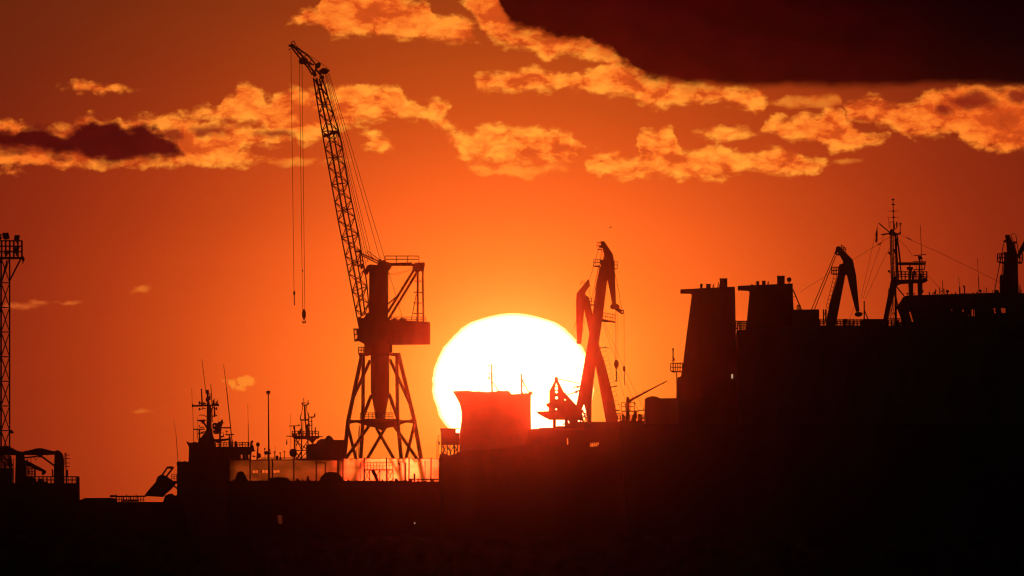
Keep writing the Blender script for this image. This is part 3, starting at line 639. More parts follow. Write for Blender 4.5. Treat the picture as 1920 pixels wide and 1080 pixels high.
for a, b, r in (((334, 868), (330, 815), .45), ((330, 815), (325.8, 788), .28), ((363, 830), (361.3, 762), .4), ((360.4, 757), (359.5, 727), .35), ((385.4, 731), (378.5, 674), .42), ((436, 836), (424.5, 727), .75), ((424.5, 727), (419.2, 684), .42),
                ((465.6, 832), (465.3, 795), .6), ((465.3, 795), (464.6, 757), .32), ((409, 790), (408.5, 760), .25), ((371, 804), (370, 781), .25)):
    T.part('whip_aerial', MB(T).bar(a, b, r, r * .75, 5), STEEL)
T.part('clutter', MB(T).bar((455, 838), (455, 828), .3, n=4).bar((452, 829.5), (468, 829.5), .5).bar((466, 838), (466.2, 829), 1.5).bar((420, 838), (420.5, 826), .4).bar((450, 835), (456, 831), .5), GREYSHIP)

# ================================================================== survey ship behind the screen (3220 m): lattice mast and deckhouse
T = Thing('survey_ship', 'ship behind the screen with a lattice mast platform and a dark square deckhouse', 'ship', 3220, 590, 1020)
T.part('hull', MB(T).box(486, 896, 700, 1078, -7, 7), HULL)
T.part('deckhouse', MB(T).prism([(574.7, 834), (594, 831.4), (595, 828), (598, 825.5), (604, 822.6), (607, 824), (611, 822), (613, 818.5), (616.4, 816.3), (621, 818.5), (624, 822), (625, 825), (641, 825), (652.6, 825), (649, 830), (645.4, 834), (646.6, 866), (574.7, 866)], -5, 5), HOUSE)
for x in (577, 597, 620, 644): T.part('support_leg', MB(T).bar((x, 897), (x, 864), 1.4, n=8), HOUSE)
T.part('lower_deck', MB(T).prism([(486, 861), (540, 861.5), (576, 859.5), (576, 863.5), (486, 863.5)], -1, 1), HOUSE)
for x in (490, 530, 562): T.part('support_leg', MB(T).bar((x, 897), (x, 862), 1.0, n=8), HOUSE)
T.part('railing', MB(T).rail([(490, 862, -2), (576, 862, -2)], 4.4, 4, .28, 2), STEEL)
mast = T.part('lattice_mast', MB(T).bar((552.4, 862, -1.5), (552.2, 820, -1.5), 1.0).bar((565.2, 862, 1.5), (565.2, 820, 1.5), 0.9).bar((577.8, 840, -1.5), (577.6, 820, -1.5), 0.9).bar((555, 862, 1.5), (554.6, 820, 1.5), .5), STEEL)
for a, b in (((553, 826), (575, 842)), ((555, 862), (577, 826)), ((553, 845), (566, 862)), ((555, 822), (566, 845)), ((566, 857), (576, 846)), ((556, 862), (566, 847)), ((553, 844.5), (575, 844.5)), ((555, 836), (562, 823))):
    T.part('brace', MB(T).bar(a, b, 0.62, n=5), STEEL, mast)
T.part('platform', MB(T).prism([(547, 817.5), (600, 817.5), (598, 821.5), (592, 824), (588, 829), (586.5, 833), (583, 829), (580, 826), (572, 823.5), (556, 823.5), (550, 821.5)], -2.6, 2.6), STEEL, mast)
T.part('railing', MB(T).rails_box(548, 597, 817.5, -2.5, 2.5, 9, 5.5, .4, 2), STEEL, mast)
up = MB(T)
for a, b, r in (((566, 818, -1), (564.6, 787, -1), .8), ((567.5, 818, 1), (568, 787, 1), .5), ((575.5, 818, 1.2), (572, 787, .8), 1.6), ((580.5, 818, -1), (578, 784, -1), 1.5), ((584.8, 818, .5), (584.6, 782, .5), .8), ((572.4, 787), (571, 760), 2.0), ((563, 787), (566.8, 768), .5), ((580, 787), (574, 765), .5), ((566.8, 768), (567.5, 757), .5), ((574, 765), (575.5, 758), .6), ((562.8, 786), (562.8, 776), .4), ((578.8, 786), (578.8, 774), .5)):
    up.bar(a, b, r, r * .8, 6)
T.part('upper_mast', up.prism([(572, 800), (576, 795), (580.5, 793), (581, 798), (578, 806), (580, 815), (581, 818), (572, 818), (573, 808)], -.6, .6), STEEL, mast)
T.part('crosstree', MB(T).prism([(561.5, 786), (580.5, 786), (578, 788.8), (564, 788.8)], -1.2, 1.2), STEEL, mast)
T.part('yard', MB(T).poly([(566, 756), (568, 759.6), (576, 759.4), (579.3, 755.4)], .9, 5).bar((565.6, 755.6), (579, 755.8), .5).bar((569.8, 757), (569.6, 746.4), .5).bar((577.6, 756), (577.6, 750), .5).ball(569.6, 747.5, .9).ball(577.6, 750.4, .9).ball(567, 756, 1.6), STEEL, mast)
T.part('yard', MB(T).bar((578, 782.2), (590, 781.8), .8).bar((590, 782), (590, 775.5), 1.0).bar((578.8, 790), (585, 790), .5).bar((580, 798), (585, 798), .5), STEEL, mast)
T.part('yard', MB(T).bar((541.6, 798.8), (563, 798.2), .6).bar((560.5, 795), (560.5, 799), .6), STEEL, mast); T.part('yard', MB(T).bar((537, 817.8), (548, 818.2), .6), STEEL, mast); T.part('yard', MB(T).bar((600, 818.8), (605.2, 818.8), .6), STEEL, mast)
T.part('radar', MB(T).box(549.8, 798.8, 553.4, 804.5, -.25, .25).bar((552.4, 804), (552.4, 818), 1.0).box(549, 813.8, 557, 817.6, -.3, .3), STEEL, mast)
T.part('equipment', MB(T).bar((561, 818), (563.5, 804), .9).bar((560.5, 807), (560.5, 813), .6).bar((590.5, 810), (591.5, 801), .7).box(590, 803, 592, 807, -.2, .2).bar((589, 812), (592, 806), .5), STEEL, mast)
T.part('flag', MB(T).prism([(537.6, 821.5), (538.4, 826), (538.9, 832), (537.4, 834.6), (536.4, 832), (536.8, 827)], -.05, .05), TARP, mast)
T.part('whip_aerial', MB(T).bar((545.4, 846), (545.2, 775), .35, .25, 4), STEEL)
for x, y, yb in ((514.6, 847.4, 862), (525.4, 849.5, 860), (533, 847, 860)):
    o = T.part('lamp_post', MB(T).bar((x + .6, yb), (x, y), .5, n=5), STEEL); T.part('lamp_head', MB(T).ball(x, y, 1.7, 1.4), STEEL, o)
T.part('searchlight', MB(T).ball(496.4, 841.8, 1.8).prism([(494.4, 848), (496, 846.4), (501, 845.6), (503.6, 847.4), (503, 851.5), (497.4, 853)], -.4, .4).bar((496.4, 842), (497, 862), .4).bar((501, 851), (502, 862), .4), STEEL)
T.part('vent', MB(T).box(517, 854.4, 522, 862, -.5, .5).box(523.8, 857.8, 527.6, 862, -.5, .5).bar((516.8, 857), (515.8, 838), .25, n=4), STEEL)

# ================================================================== low barge and tilted ramp (2600 m)
T = Thing('work_barge', 'low flat work barge with a pipe rail, left of the patrol ship', 'barge', 2600, 245, 1070)
T.part('hull', MB(T).prism([(140, 941), (340, 941), (360, 1000), (360, 1097), (140, 1097)], -6, 6), HULL)
T.part('deck_box', MB(T).prism([(146, 938.5), (153, 936.6), (157, 935), (160, 933.6), (206, 933.4), (217, 934.4), (217.5, 941.6), (146, 941.6)], -2, 2), HULL)
T.part('pipe', MB(T).bar((206.5, 931), (274, 930.4), 1.5, n=8).bar((207.5, 932), (207.5, 928.8), 1.2).bar((216, 929), (207, 929), .6), STEEL)
for i in range(12): T.part('post', MB(T).bar((219 + i * 4.5, 941, -1), (219 + i * 4.5 + (0.6 if i % 3 else -1.2), 930 if i % 4 else 927, -1), 0.55 if i % 3 else 1.3, n=5), STEEL)
T.part('pipe', MB(T).bar((218, 936.8, -1), (272, 937.4, -1), .5).bar((228, 939.4, 1), (258, 939, 1), 1.0), STEEL)
T.part('deck_gear', MB(T).prism([(306, 941), (310, 929), (314, 927.6), (317, 925.8), (320, 926), (324, 925.6), (326, 929), (333, 928.4), (335, 932), (336, 941)], -1.5, 1.5), STEEL)
T = Thing('tilted_ramp', 'bulky dark tilted ramp with an open frame on top, against the patrol ship', 'ramp', 2590, 300, 930)
T.part('body', MB(T).prism([(271, 930), (274, 925.5), (279, 919), (287, 910), (293, 903), (294, 898), (297, 892.6), (303.4, 890), (308, 891), (314, 894), (322.7, 900.5), (329, 903.5), (330, 906), (326, 912), (318, 920), (310.6, 926.3), (306, 932)], -2.2, 2.2), STEEL)
for a, b in (((304, 891), (314, 876.6)), ((312.3, 893), (324.4, 877.4))): [T.part('frame_arm', MB(T).bar((*a, e), (*b, e), 1.5, n=8), STEEL) for e in (-1, 1)]
T.part('frame_head', MB(T).prism([(312.5, 876), (314, 874.6), (324, 874.4), (326, 876.4), (324.4, 880), (320, 879), (315, 878.6)], -1.4, 1.4), STEEL)
T.part('bracket', MB(T).prism([(326, 902), (336, 901), (336, 904.6), (329, 907.5)], -1.0, 1.0).bar((325, 910), (337, 920), 1.5), STEEL)
T.part('basket', MB(T).rails_box(322, 335, 901, -1, 1, 12, 4, .32, 3), STEEL)
# ================================================================== supply ship at the left edge (2500 m) with two folded knuckle cranes
T = Thing('supply_ship', 'blunt dark supply ship stern cut off by the left edge of the picture', 'ship', 2500, 60, 1085)
T.part('hull', MB(T).prism([(-160, 906), (146.8, 906), (147.2, 945), (145, 1099), (-160, 1099)], -8, 8), HULL)
T.part('deck_block', MB(T).box(-60, 878, 22.5, 906.4, -5, 5), HOUSE)
T.part('railing', MB(T).rail([(46, 906, -7.6), (146, 906, -7.6), (146, 906, 7.6), (46, 906, 7.6)], 12.2, 7.5, .55, 2), STEEL)
T.part('cargo_rack', MB(T).rails_box(48.5, 65.5, 893.5, -3, 3, 20, 5.5, .45, 4).bar((52, 893, 0), (52, 860, 0), .6).bar((58, 893, 0), (58, 858, 0), .4).box(51.5, 880, 54.5, 889, -.4, .4), STEEL)
T.part('deck_gear', MB(T).prism([(46, 906.4), (46, 895), (58, 894), (66, 896.5), (67, 903), (72, 902), (74, 898), (79, 897), (81, 902.5), (88, 903), (88, 906.4)], -2.5, 2.5), STEEL)
T.part('scaffold', MB(T).rails_box(3, 20, 878, -3, 3, 22, 4.6, .5, 4).bar((8, 878), (10, 858), .9).bar((14, 868), (18, 876), 1.6).bar((20, 878), (22, 862), .7), STEEL)
T.part('cage_ladder', MB(T).ladder((26.5, 906, -2), (25.5, 860, -2), .3, 3.2, .45).ladder((23.5, 906, -2), (23, 868, -2), .3, 4, .45), STEEL)
aer = T.part('aerial_mast', MB(T).bar((124.2, 906), (123.6, 849.6), .75).bar((121.5, 872), (121.5, 850), .4).bar((125.6, 893), (126, 882), .8).bar((127.2, 893), (127.4, 880), .5).poly([(121.4, 851), (122.4, 849.6), (124.6, 849.8)], .4), STEEL)
for y in (853.2, 859.6, 868, 874.6): T.part('crossbar', MB(T).bar((120.6, y), (131, y + .2), .42, n=4), STEEL, aer)
T.part('post', MB(T).bar((98.8, 893), (98.4, 880), .9), STEEL)
T = Thing('knuckle_crane', 'folded knuckle crane with arched boom at the stern end of the left-edge ship', 'crane', 2500, 111, 906, 'folded cranes on the supply ship')
T.part('pillar', MB(T).prism([(101, 906.4), (101.6, 880), (102.8, 852), (104, 846), (107, 844), (110.5, 845), (114.5, 848), (118, 853), (119.8, 862), (120.4, 906.4)], -1.5, 1.5), CRANE)
T.part('boom', MB(T).prism([(41, 849.6), (46, 845.5), (52, 845), (62, 842.4), (70, 840.4), (79, 840.4), (88, 843), (97, 845.2), (104, 846), (104, 852.4), (91, 853), (89.6, 854), (88, 853.2), (70, 853.6), (52, 853.4), (42, 852.6)], -.8, .8), CRANE)
T.part('ram', MB(T).bar((77, 855), (102.4, 873.6), 1.75, n=8), STEEL); T.part('link', MB(T).bar((44, 858.6), (70, 855.6), 1.4).prism([(69, 853), (80, 853), (78.5, 858), (72, 857.6)], -.6, .6), STEEL)
T.part('hose', MB(T).poly([(64, 857), (65.5, 861), (68, 862.6), (69.6, 860), (69.8, 857)], .4, 5), BLACK)
T = Thing('knuckle_crane', 'folded knuckle crane with a drooping tip, nearest the left edge of the picture', 'crane', 2500, 39, 906, 'folded cranes on the supply ship')
T.part('pillar', MB(T).prism([(28.6, 906.4), (29.4, 880), (30, 858), (30.6, 848), (34, 846.4), (42, 846.6), (45.4, 850), (46, 866), (47.6, 890), (48, 906.4)], -1.5, 1.5), CRANE)
T.part('boom', MB(T).prism([(-40, 846), (0, 838), (8, 836), (15, 836), (22, 839.6), (32, 845), (40, 847), (44, 850), (44, 854), (0, 853.4), (-40, 857)], -.8, .8), CRANE)
T.part('jib', MB(T).prism([(45, 861), (60, 868.4), (74, 875.8), (82, 880), (86.6, 883.4), (86.4, 886), (83.6, 889.6), (80.6, 891), (78.2, 889.4), (79.2, 884.4), (72, 882.4), (58, 876), (45, 872)], -.6, .6), CRANE)
T.part('ram', MB(T).bar((3, 853), (24, 873), 1.9, n=8), STEEL)

# ================================================================== floodlight mast (2640 m)
T = Thing('floodlight_mast', 'lattice floodlight mast with railed lamp platform at the left edge', 'light mast', 2640, 2, 1050)
ch = [(-14, 0.0), (2, -1.28), (18, 0.0), (2, 1.28)]
for x, d in ch: T.part('chord', MB(T).bar((x, 1062, d), (x, 484, d), 1.45 if x != 2 else 1.3, n=6), STEEL)
ys = [484 + 46.2 * i for i in range(13)]
for y0, y1 in zip(ys, ys[1:]):
    for i in range(4):
        (xa, da), (xb, db) = ch[i], ch[(i + 1) % 4]
        T.part('brace', MB(T).bar((xa, y0, da), (xb, y1, db), .55, n=4), STEEL); T.part('brace', MB(T).bar((xb, y0, db), (xa, y1, da), .55, n=4), STEEL)
        T.part('strut', MB(T).bar((xa, y1, da), (xb, y1, db), .7, n=4), STEEL)
T.part('platform', MB(T).prism([(-36, 482), (40, 482), (41, 485.4), (17, 486), (-14, 486), (-36, 485.4)], -2.2, 2.2), STEEL)
T.part('railing', MB(T).rails_box(-35, 41, 482, -2.2, 2.2, 30.5, 7.5, .62, 3), STEEL)
T.part('knee_brace', MB(T).bar((39, 485), (18.6, 525), 1.1), STEEL); T.part('knee_brace', MB(T).bar((-35, 485), (-14.6, 525), 1.1), STEEL)
T.part('knee_brace', MB(T).bar((14, 488, -1.5), (3, 530, -1.3), 1.5), STEEL)
for q, lab in (([(4, 437), (15.5, 436), (18, 447.4), (15, 448.6), (7, 448.6), (5, 445)], 0), ([(27.4, 441), (37, 440.6), (36, 450), (31, 452), (26, 450.8)], 0), ([(29, 462), (36.4, 461.6), (34.5, 471), (32, 476), (25, 474), (26.4, 468)], 0), ([(8.4, 469.6), (17.4, 469.6), (17, 476.6), (7.4, 476)], 0),
          ([(38.2, 484), (41.6, 478.4), (44, 481), (46.2, 486), (45, 490.4), (42.4, 489)], 0), ([(-6, 440), (2, 438.6), (3, 448), (0, 450), (-6, 449)], 0)):
    o = T.part('floodlight', MB(T).prism(q, -.6, .6), BLACK)
    xs = sum(p[0] for p in q) / len(q); yb = max(p[1] for p in q); T.part('lamp_bracket', MB(T).bar((xs, yb - 1), (xs, yb + 3.6), .9, n=5), STEEL, o)
T.part('junction_box', MB(T).prism([(19, 806), (22, 806), (24, 808), (24, 811), (26, 809), (26, 811.5), (22, 813), (19, 812)], -.4, .4), STEEL)

# ================================================================== ship in front of the sun (5200 m)
T = Thing('moored_ship', 'high flared ship bow standing in front of the sun, two thin masts on top', 'ship', 6000, 925, 1015)
T.part('hull', MB(T).prism([(849.2, 734), (862, 733.4), (878.5, 733), (884, 733.8), (893, 735), (896, 733.6), (901, 734.6), (912, 735.4), (921, 735), (930, 734.6), (934, 732.8), (939, 733.4), (948, 733.4), (952, 732.8), (955.5, 735), (959, 739.6), (967, 739.4), (977, 738.6), (985, 737.4), (993, 737.8), (995.4, 742), (995.2, 770), (995.8, 806), (997, 1028), (858, 1028), (861.5, 850), (862, 811.7), (864.4, 798), (865.5, 788.5), (866, 777.4), (864.4, 766), (862, 757), (857.5, 748), (853.5, 741)], -12, 70,
       holes=[[(864.4, 757.6), (868, 757.4), (868, 759), (864.6, 759.2)], [(870, 757), (878.5, 756.8), (878.6, 759), (870, 759.2)], [(857, 744.6), (860.4, 744.4), (860, 746), (857.4, 746.4)]]), HULL)
T.part('bulwark_fitting', MB(T).prism([(990, 738.4), (992.5, 734), (996, 733.4), (997, 735.4), (1000, 736.6), (998, 738), (999, 739), (995.4, 741)], -3, 3), STEEL)
m1 = T.part('mast', MB(T).bar((922.6, 736), (922, 700), 1.1).bar((922, 700), (922, 683), .85).bar((924, 716.5), (929, 724), .6).bar((929, 724), (934, 732.4), .6).bar((922.6, 736), (922.4, 727), 1.0), STEEL)
for y0, y1 in ((684.6, 687), (700, 702), (706, 711.6)): T.part('lamp', MB(T).bar((917, y1), (917, y0), .95).bar((917, (y0 + y1) / 2), (922, (y0 + y1) / 2), .3), STEEL, m1)
m2 = T.part('mast', MB(T).bar((978, 739), (977.6, 701), .95).bar((978.6, 712), (983, 720), 1.1, .7).bar((983, 720), (991, 735), .6).bar((977, 723), (983, 723), .6).bar((979, 735), (979, 739), 1.8), STEEL)
T = Thing('work_platform', 'small boxed work platform on lattice legs at the foot of the flared bow', 'platform', 4200, 842, 910)
T.part('cabin', MB(T).prism([(824.6, 803.2), (861, 803.2), (861, 804.4), (854.6, 804.6), (854.6, 812), (861.5, 812), (861.5, 834.4), (827, 834.4), (827, 811)], -5, 5), STEEL)
T.part('base', MB(T).prism([(824, 853), (829, 849.5), (836, 851), (843, 854), (849, 852), (862, 852), (862, 1046), (824, 1046)], -5, 5, holes=[[(845.6, 858), (848.8, 857), (848.6, 866.6), (846, 867)]]), HULL)
for x, r in ((828.5, .9), (832.5, 1.3), (839, .7), (844, .7), (852, 1.2), (858, 1.8)): T.part('leg', MB(T).bar((x, 856, -3), (x, 833, -3), r, n=6), STEEL)
for a, b in (((828, 834), (839, 852)), ((839, 834), (828, 852)), ((839, 834), (846, 852)), ((852, 834), (843, 852)), ((852, 834), (859, 850)), ((860, 836), (851, 852)), ((845, 846), (838, 840))): T.part('brace', MB(T).bar((*a, -3), (*b, -3), .75, n=5), STEEL)
T.part('ladder', MB(T).ladder((818.6, 860, -3), (819, 826, -3), .6, 4, .35).ladder((821.4, 860, -2), (821.6, 817, -2), .6, 6, .45).poly([(821.6, 817.4), (825.4, 817.2)], .4).bar((822.6, 828), (824.5, 834), .9), STEEL)

# ================================================================== crane ship right of the sun (4200 m)
T = Thing('crane_ship', 'low dark ship hull right of the sun carrying the two crossed cranes', 'ship', 3700, 1100, 1049)
T.part('hull', MB(T).prism([(826, 866), (838, 858), (852, 852), (864, 846), (900, 844), (934, 842), (960, 838), (984, 834), (989, 822), (990, 806), (1000, 804.6), (1010, 804), (1012, 802.6), (1036, 802), (1046, 799), (1062, 799.5), (1070, 797), (1082, 797.5), (1090, 793), (1100, 791.4), (1158, 791.2), (1162, 789), (1214, 789), (1216, 1062), (826, 1062)], -10, 10,
       holes=[[(1105.5, 830), (1122, 829.4), (1123.4, 831), (1120.5, 837), (1105.8, 838)], [(1063.4, 822.4), (1065, 822), (1065.4, 834), (1063.4, 834)], [(1081.4, 800.4), (1084, 800.2), (1084, 802.6), (1081.6, 802.8)]]), HULL)
T.part('railing', MB(T).rails_box(1106, 1121, 838, -2, 2, 7, 3.4, .5, 2), STEEL)
T.part('deck_lamp', MB(T).box(1159.4, 788.6, 1160.8, 790.2, -10.4, -10.2), LAMPW); T.part('deck_lamp', MB(T).box(1186.5, 793.3, 1190.5, 794, -10.4, -10.2), LAMPO)
T.part('railing', MB(T).rails_box(1158, 1209, 789, -6, 6, 11, 5.5, .42, 3), STEEL)
T.part('winch', MB(T).prism([(1166, 789.4), (1166, 776), (1169, 776), (1170, 780), (1173, 780), (1173, 789.4)], -1, 1).prism([(1183, 789.4), (1185, 782), (1188, 776), (1192, 776), (1193, 784), (1191, 789.4)], -1, 1).prism([(1196, 789.4), (1196.5, 776), (1201, 776), (1203, 782), (1203, 789.4)], -1, 1).box(1203, 783, 1210, 786, -1, 1), STEEL)
T = Thing('sheave_tower', 'pointed tower with a row of round holes and a boat-shaped platform, against the sun', 'tower', 3670, 1045, 803)
def circ(x, y, r, n=12): return [(x + r * math.cos(2 * math.pi * i / n), y + r * math.sin(2 * math.pi * i / n)) for i in range(n)]
T.part('frame', MB(T).prism([(1040.2, 707), (1045.8, 707), (1046.4, 714), (1051, 723), (1058, 736.7), (1064, 742), (1080, 759), (1092, 770), (1092, 788), (1062, 788), (1059.6, 787.2), (1030.5, 787), (1028.7, 771), (1029, 764), (1025, 762), (1024, 757), (1030, 755.4), (1030, 733), (1035, 724), (1040, 714.4)], -2.2, 2.2,
       holes=[[(1043.2, 717.6), (1045.8, 724.6), (1040.8, 724.6)], [(1040.4, 726), (1045.8, 726), (1045.8, 731), (1040.4, 731)], circ(1043.4, 735, 2.7), circ(1043.5, 746, 2.8), circ(1043, 767.4, 1.8), circ(1059.4, 749.6, 1.6)]), CRANE)
T.part('platform', MB(T).prism([(1006.8, 772), (1029, 771), (1062, 772), (1062, 787.4), (1030.5, 787.2), (1020, 782), (1008, 775)], -4, 4), CRANE)
for x0, x1 in ((1036.6, 1042.4),): T.part('leg', MB(T).box(x0, 787, x1, 804, -1.4, 1.4), CRANE)
T.part('base_block', MB(T).prism([(1059, 787), (1092, 780), (1096, 792), (1096, 806), (1058, 806)], -1.6, 1.6, holes=[[(1064.4, 784.6 + 3), (1066.6, 790), (1067.6, 793.4), (1066, 793.4)], [(1080, 791), (1085, 784), (1088, 788), (1085, 792)], [(1089, 790.4), (1091.4, 788.6), (1092, 791.4)]]), CRANE)
T.part('brace', MB(T).bar((1076, 800), (1084, 786), 1.3).bar((1078, 786), (1092, 800), 1.3).bar((1059, 794), (1055, 797), .7), CRANE)
T.part('stay', MB(T).bar((1046, 710.5), (1087, 718.8), .5), ROPE)
T.part('arm', MB(T).bar((1062, 741.6), (1078, 735.6), .6).ball(1080.6, 735, 3.0, 2.2).bar((1080, 734), (1088, 732), 1.4).bar((1074, 726.6), (1088, 724), .7).ball(1083, 725.6, 3.0, 1.9), STEEL)
T.part('sheave', MB(T).disc(1059, 738.6, 2.4, -1, 1), STEEL)

def guy(T, name, pts, r=.3): return T.part(name, MB(T).poly(pts, r, 4), ROPE)
T = Thing('deck_crane', 'tallest deck crane right of the sun, leaning right with its jib folded down', 'crane', 3680, 1098, 800, 'folded deck cranes')
T.part('mast', MB(T).prism([(1124.5, 500), (1140, 512), (1138.5, 524), (1130.2, 594), (1122.4, 645), (1116, 690), (1109, 757), (1109, 794), (1100, 794), (1100, 778), (1095, 757.5), (1091, 768), (1080, 792), (1072, 792), (1081, 758), (1088, 722), (1099, 660), (1105, 626), (1111, 589), (1115, 563)], -1.9, 1.9), CRANE)
T.part('brace', MB(T).bar((1088, 770), (1100, 777), .9).bar((1087, 777), (1100, 783), .8).bar((1092, 768), (1099, 787), .9).bar((1086, 788), (1100, 778), .7), CRANE)
T.part('jib', MB(T).prism([(1126, 452.6), (1132.8, 452.4), (1149, 476.6), (1150.6, 484.5), (1152.8, 511), (1155, 571), (1148, 571.5), (1143, 543), (1138.6, 524), (1130, 514), (1124.6, 506), (1126.6, 497), (1124, 492), (1124.4, 488), (1127, 486.6), (1130.6, 487), (1132.6, 482), (1132.4, 475.5), (1129.4, 465), (1122, 463.6), (1126.6, 459.6)], -1.4, 1.4), CRANE)
g = T.part('jib_tip', MB(T).prism([(1144.4, 572), (1147, 570.4), (1156, 569.6), (1161.5, 572.6), (1162, 575), (1160, 576.4), (1164.6, 581), (1169, 580.6), (1170.6, 582.6), (1169.6, 588), (1166, 589.6), (1162, 587), (1152, 580), (1147.4, 580), (1144.4, 578)], -1.0, 1.0, holes=[circ(1167, 584.6, 1.5)]), CRANE)
T.part('tip_sheave', MB(T).disc(1147.6, 575, 3.6, -1.2, 1.2), STEEL, g)
for x0, x1, y, h in ((1112.6, 1125, 498, 12), (1152, 1157.4, 503.6, 14), (1119.4, 1127, 467, 12)):
    o = T.part('platform', MB(T).prism([(x0, y), (x1, y), (x1, y + 4.0 if x0 < 1150 else y + 1), (x0, y + 1.4)] if x0 != 1119.4 else [(x0 + 1, y), (x1 + 2, y), (x1 + 2, y + 1.8), (x0 + 1, y + 1.8)], -1.8, 1.8), STEEL)
    T.part('railing', MB(T).rails_box(x0, x1, y, -1.7, 1.7, h, 4.5, .34, 2), STEEL, o)
o = T.part('platform', MB(T).prism([(1128.6, 598), (1135, 599), (1140, 600.4), (1146, 601), (1153.8, 603.4), (1153, 605.6), (1144, 604), (1136, 604.4), (1129, 603)], -1.8, 1.8), STEEL)
T.part('railing', MB(T).rail([(1131, 599, -1.7), (1153, 603, -1.7), (1153, 603, 1.7), (1131, 599, 1.7)], 13, 4.5, .3, 2), STEEL, o)
for pts in ([(1121.6, 470), (1105.4, 524)], [(1128, 468), (1124, 500)], [(1129, 470), (1132, 486)], [(1121, 504), (1112, 548), (1107.6, 566)], [(1124, 505), (1115, 550)], [(1153, 512), (1160, 545), (1166, 580)]): guy(T, 'rope', pts, .34)
for a, b in (((1154.4, 580), (1154.4, 676)), ((1157.2, 584), (1157, 676)), ((1170.2, 586), (1170.4, 688))): guy(T, 'rope', [a, b], .3)
hb = T.part('hook_block', MB(T).prism([(1153.6, 674.5), (1157.4, 674.5), (1160, 679), (1160, 685), (1157.4, 690), (1156.4, 693.6), (1154.8, 693.6), (1153.6, 690), (1151.2, 685), (1151.4, 679)], -.5, .5), STEEL)
for y in (696, 700, 704, 708): T.part('chain_link', MB(T).ball(1155.7 + (.3 if y % 8 else -.3), y, 1.5, 2.3), STEEL, hb)
T.part('hook', MB(T).poly([(1156, 710), (1157, 713), (1156, 715.4), (1154, 714.6), (1153.8, 712.6)], .8, 6), STEEL, hb)
hb = T.part('small_hook_block', MB(T).ball(1170.4, 691.6, 2.6, 6.0).bar((1170.6, 697), (1171, 722), .5).ball(1171, 721.6, .9), STEEL)
T.part('ladder', MB(T).ladder((1122.6, 500, -1.5), (1113, 560, -1.5), .35, 4, .3, -1.8), STEEL)
T.part('mast_lamp', MB(T).bar((1121, 655), (1130, 651.6), .5).bar((1130, 651.8), (1143.6, 652.4), .45).ball(1126.6, 651.6, 1.4, 1).ball(1136, 651.2, 1.2, .9), STEEL)
T = Thing('deck_crane', 'smaller deck crane crossing the tallest one, leaning left, jib hanging against the sun', 'crane', 3730, 1147, 800, 'folded deck cranes')
T.part('mast', MB(T).prism([(1104.6, 559), (1112, 594), (1122, 643), (1136, 690), (1150, 746), (1158, 786), (1158.4, 796), (1137, 796), (1126, 735), (1117.6, 690), (1106, 630), (1100, 600), (1094.6, 576)], -1.8, 1.8), CRANE)
T.part('jib', MB(T).prism([(1103, 523.6), (1105.2, 526), (1105.6, 533), (1107.6, 537.6), (1104.4, 536.8), (1103.8, 539.6), (1101.6, 541.5), (1097.2, 549.6), (1098.6, 554.6), (1102, 555.6), (1104.8, 559), (1104.6, 566), (1096, 576), (1093.6, 600), (1089.6, 643), (1083, 644), (1081.2, 622.6), (1080.4, 600), (1080.2, 562), (1081.2, 550)], -1.4, 1.4), CRANE)
T.part('jib_tip', MB(T).prism([(1079.6, 641), (1083, 639), (1090, 639.6), (1090, 643.4), (1087, 645.6), (1082, 644.4)], -1.0, 1.0), CRANE)
o = T.part('platform', MB(T).prism([(1104, 571), (1114, 570.6), (1114, 573), (1105, 573.6)], -1.8, 1.8), STEEL); T.part('railing', MB(T).rails_box(1104.4, 1114, 571, -1.7, 1.7, 12, 4.4, .34, 2), STEEL, o)
T.part('railing', MB(T).rails_box(1088, 1095.6, 534, -1.3, 1.3, 7, 7, .28, 2), STEEL)
T.part('ladder', MB(T).ladder((1130.6, 668, -1.5), (1156.6, 772, -1.5), .4, 4.4, .3).ladder((1140, 668, -1.5), (1163, 770, -1.5), .4, 9, .16), STEEL)
for i in range(14):
    t_ = i / 13; T.part('ladder_hoop', MB(T).bar((1127 + 27 * t_, 652 + 108 * t_), (1136 + 26 * t_, 650 + 108 * t_), .32, n=4), STEEL)
T.part('side_arm', MB(T).bar((1144, 726.4), (1158, 723.4), .7).bar((1155, 770), (1162, 769), .9).bar((1156, 775), (1172, 774), .7).bar((1158, 758), (1162, 758), .35), STEEL)
for pts in ([(1094.4, 590), (1089.6, 643)], [(1081, 600), (1075, 618)], [(1104, 541), (1109, 566)], [(1100, 575), (1093, 625)]): guy(T, 'rope', pts, .3)
for pts in ([(1133, 604), (1170, 690), (1208, 770)], [(1131, 608), (1160, 690), (1186, 745), (1198, 772)], [(1158, 700), (1172, 750)]): guy(T, 'guy_wire', pts, .26)
T = Thing('provision_crane', 'small slim boom crane on a round post, right of the crossed cranes', 'crane', 3650, 1177, 789)
T.part('post', MB(T).rev(1177, 0, [(790, 3.6), (770, 3.4), (762, 3.0), (746, 3.0), (744.4, 2.0), (743.6, .3)], 14), CRANE)
T.part('boom', MB(T).bar((1178, 754.4), (1183, 750), 2.8, 2.8).bar((1183, 750), (1210, 735.6), 2.7, 1.7, 8).bar((1210, 735.6), (1249.4, 714.8), 1.7, .9, 8).ball(1249.6, 714.8, 1.2).bar((1243, 719.4), (1245, 718), .9).bar((1206, 736), (1206.4, 731.4), .4), CRANE)
o = T.part('platform', MB(T).box(1165, 770, 1196, 772, -1.6, 1.6).bar((1190, 771.4), (1209, 768.4), .7), STEEL)
T.part('railing', MB(T).rails_box(1165, 1189.6, 770, -1.5, 1.5, 15, 8, .4, 2).box(1189.6, 755.6, 1192, 758, -.2, .2).box(1171, 757.6, 1174, 759.6, -.2, .2), STEEL, o)
